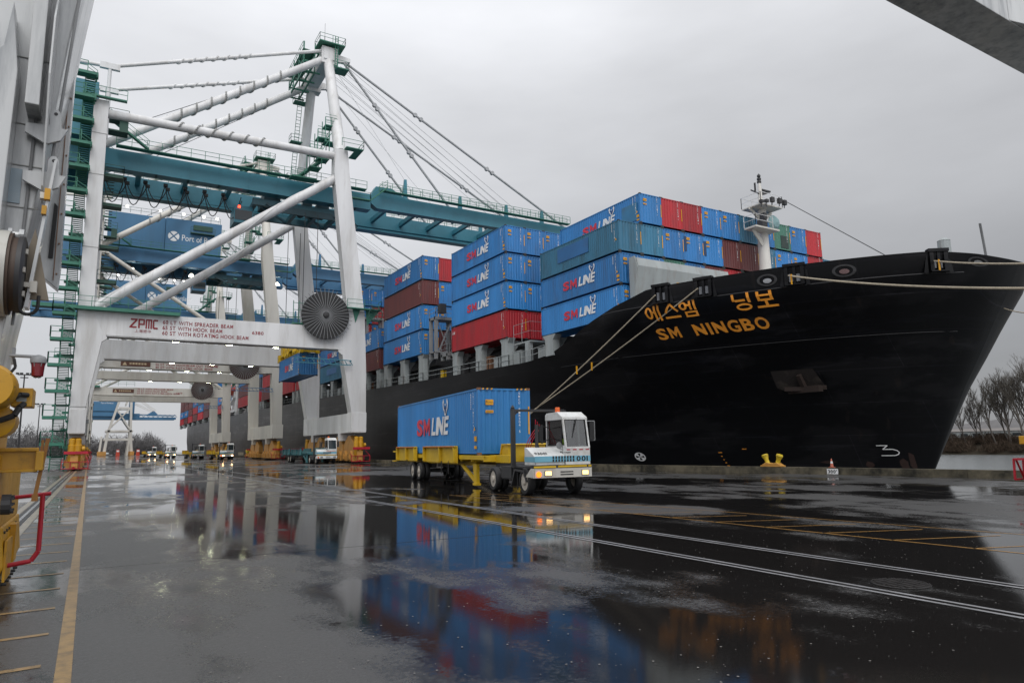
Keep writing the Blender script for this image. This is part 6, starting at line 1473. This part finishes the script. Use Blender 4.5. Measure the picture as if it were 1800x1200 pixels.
bank = [(0,284,120.5,1.12,'tallest bare tree at the right edge on the far bank'),(1,287,117.5,1.15,'wide bare tree cut by the right edge of the picture'),(0,283,124.5,1.0,'tall bare tree second from the right edge on the far bank'),(2,282,129,1.25,'leaning slim bare tree in the middle of the bank group'),(2,283,133,1.12,'slim bare tree left of the leaning one on the bank'),(1,288,127,.95,'mid height bare tree behind the slim leaning trees'),(2,282,139,.80,'small bare tree standing apart left on the bank'),(2,283,144,.75,'farthest left bare tree beside the ship\'s stem'),(0,293,122,1.1,'bare tree set back behind the tallest tree'),(2,286,136,.85,'thin sapling between the two left bare trees on the bank'),(1,290,119,1.2,'bare tree filling the gap behind the tallest trees'),(2,285,126,1.35,'slim tall bare tree just left of the tallest one')]
used = set()
for k,x,y,s,lab in bank:
    o = tree_p[k] if k not in used else copy_tree(tree_p[k]); used.add(k)
    o.location = (x,y,-.6); o.scale = (s*.94,s*.94,s*.94); o.rotation_euler = (0,0,random.uniform(-.5,.5)+R(-60)); tag(o, lab, 'tree', 'bare trees on the far bank')
def brush(mm, c, rx, ry, rz, n, ln, w=.03, rnd=random):
    for _ in range(n):
        while True:
            a,b2,d = rnd.uniform(-1,1),rnd.uniform(-1,1),rnd.uniform(0,1)
            if a*a+b2*b2+d*d < 1: break
        p = Vector((c[0]+a*rx,c[1]+b2*ry,c[2]+d*rz)); v = Vector((rnd.uniform(-.5,.5),rnd.uniform(-.5,.5),rnd.uniform(.2,1))).normalized()*ln*rnd.uniform(.5,1.3)
        s = Vector((rnd.uniform(-1,1),rnd.uniform(-1,1),.2)).normalized()*w
        i = len(mm.v); mm.v += [tuple(p-s),tuple(p+s),tuple(p+v)]; mm.f.append((i,i+1,i+2)); mm.k.append(0)
mm = M()
for k in range(260):
    x = random.uniform(275.5,289); y = random.uniform(95,175); z = -3.2+(x-276)*.36
    brush(mm,(x,y,z),random.uniform(1.6,3),random.uniform(1.6,3),random.uniform(1.2,3.2)+(1.2 if random.random()<.15 else 0),170,1.1,.09)
tag(mm.build('bank_shrubs', shrubm), None, None, None, 'stuff')
mm = M()
for k in range(150):
    x = random.uniform(-75,35); y = random.uniform(455,520); h = random.uniform(7,13)
    if x < -8: h *= 1.5
    brush(mm,(x,y,0),random.uniform(3.5,6),4,h,330,2.2,.13)
    brush(mm,(x,y,0),random.uniform(3.5,6),4,h*.5,90,2.2,.25)
for k in range(60):
    x = random.uniform(-130,-50); y = random.uniform(440,520); brush(mm,(x,y,0),random.uniform(4,7),4,random.uniform(14,22),330,2.4,.2)
tag(mm.build('far_wood', hazewood), 'distant bare winter wood along the yard\'s far end', 'wood', None, 'stuff')
mm = M(); rows = []
for i in range(31):
    x = -420+i*13; rows += [(x,560,0),(x,590,(18+9*math.sin(i*.45))*(1 if i<24 else max(0,(30-i)/6))),(x,700,14)]
vs = rows; fs = []
for i in range(30):
    for j in range(2): fs.append((i*3+j,(i+1)*3+j,(i+1)*3+j+1,i*3+j+1))
structure(mm.add(vs,fs).build('wooded_hill', hazewood, smooth=True))
mm = M()
for k in range(1800):
    x = random.uniform(1,15); y = 3.6+abs(random.gauss(0,1))*6; r = random.choice((.0025,.003,.004,.005,.006,.012)); a = random.uniform(0,PI); i = len(mm.v)
    mm.v += [(x+r*math.cos(a+q*2*PI/6)*random.uniform(.7,1.2), y+r*math.sin(a+q*2*PI/6)*random.uniform(.7,1.2), .0075) for q in range(6)]; mm.f.append(tuple(range(i,i+6))); mm.k.append(0)
tag(mm.build('ground_specks', paint('pale_specks',(.20,.19,.175),.5,.5)), 'small pale specks and leaf bits scattered over the wet asphalt', 'debris', None, 'stuff')
# far buildings across the river, low hills
mm = M(); rows = []
for i in range(41):
    y = -100+i*60; rows += [(1150,y,0),(1250,y,24+12*math.sin(i*.8)+5*math.sin(i*2.3)),(1500,y,30)]
fs = []
for i in range(40):
    for j in range(2): fs.append((i*3+j,(i+1)*3+j,(i+1)*3+j+1,i*3+j+1))
structure(mm.add(rows,fs).build('far_hills', hazewood, smooth=True))
bt = thing('warehouse', 'long low pale warehouse across the river behind the bare trees', 'building', (640,330,2.6), R(0))
mm = M(); mm.box(0,40,-70,60,0,5.0); mm.build('wall', ltgrey, bt); mm = M(); mm.prism([(-1,5.0),(41,5.0),(20,7.5)],'y',-71,61); mm.build('roof', paint('grey_roof',(.16,.145,.135),.8,.2), bt)
for k in range(12): M().box(-.08,-.01,-66+k*10,-60+k*10,1,3.2).build('window', glassdark, bt)
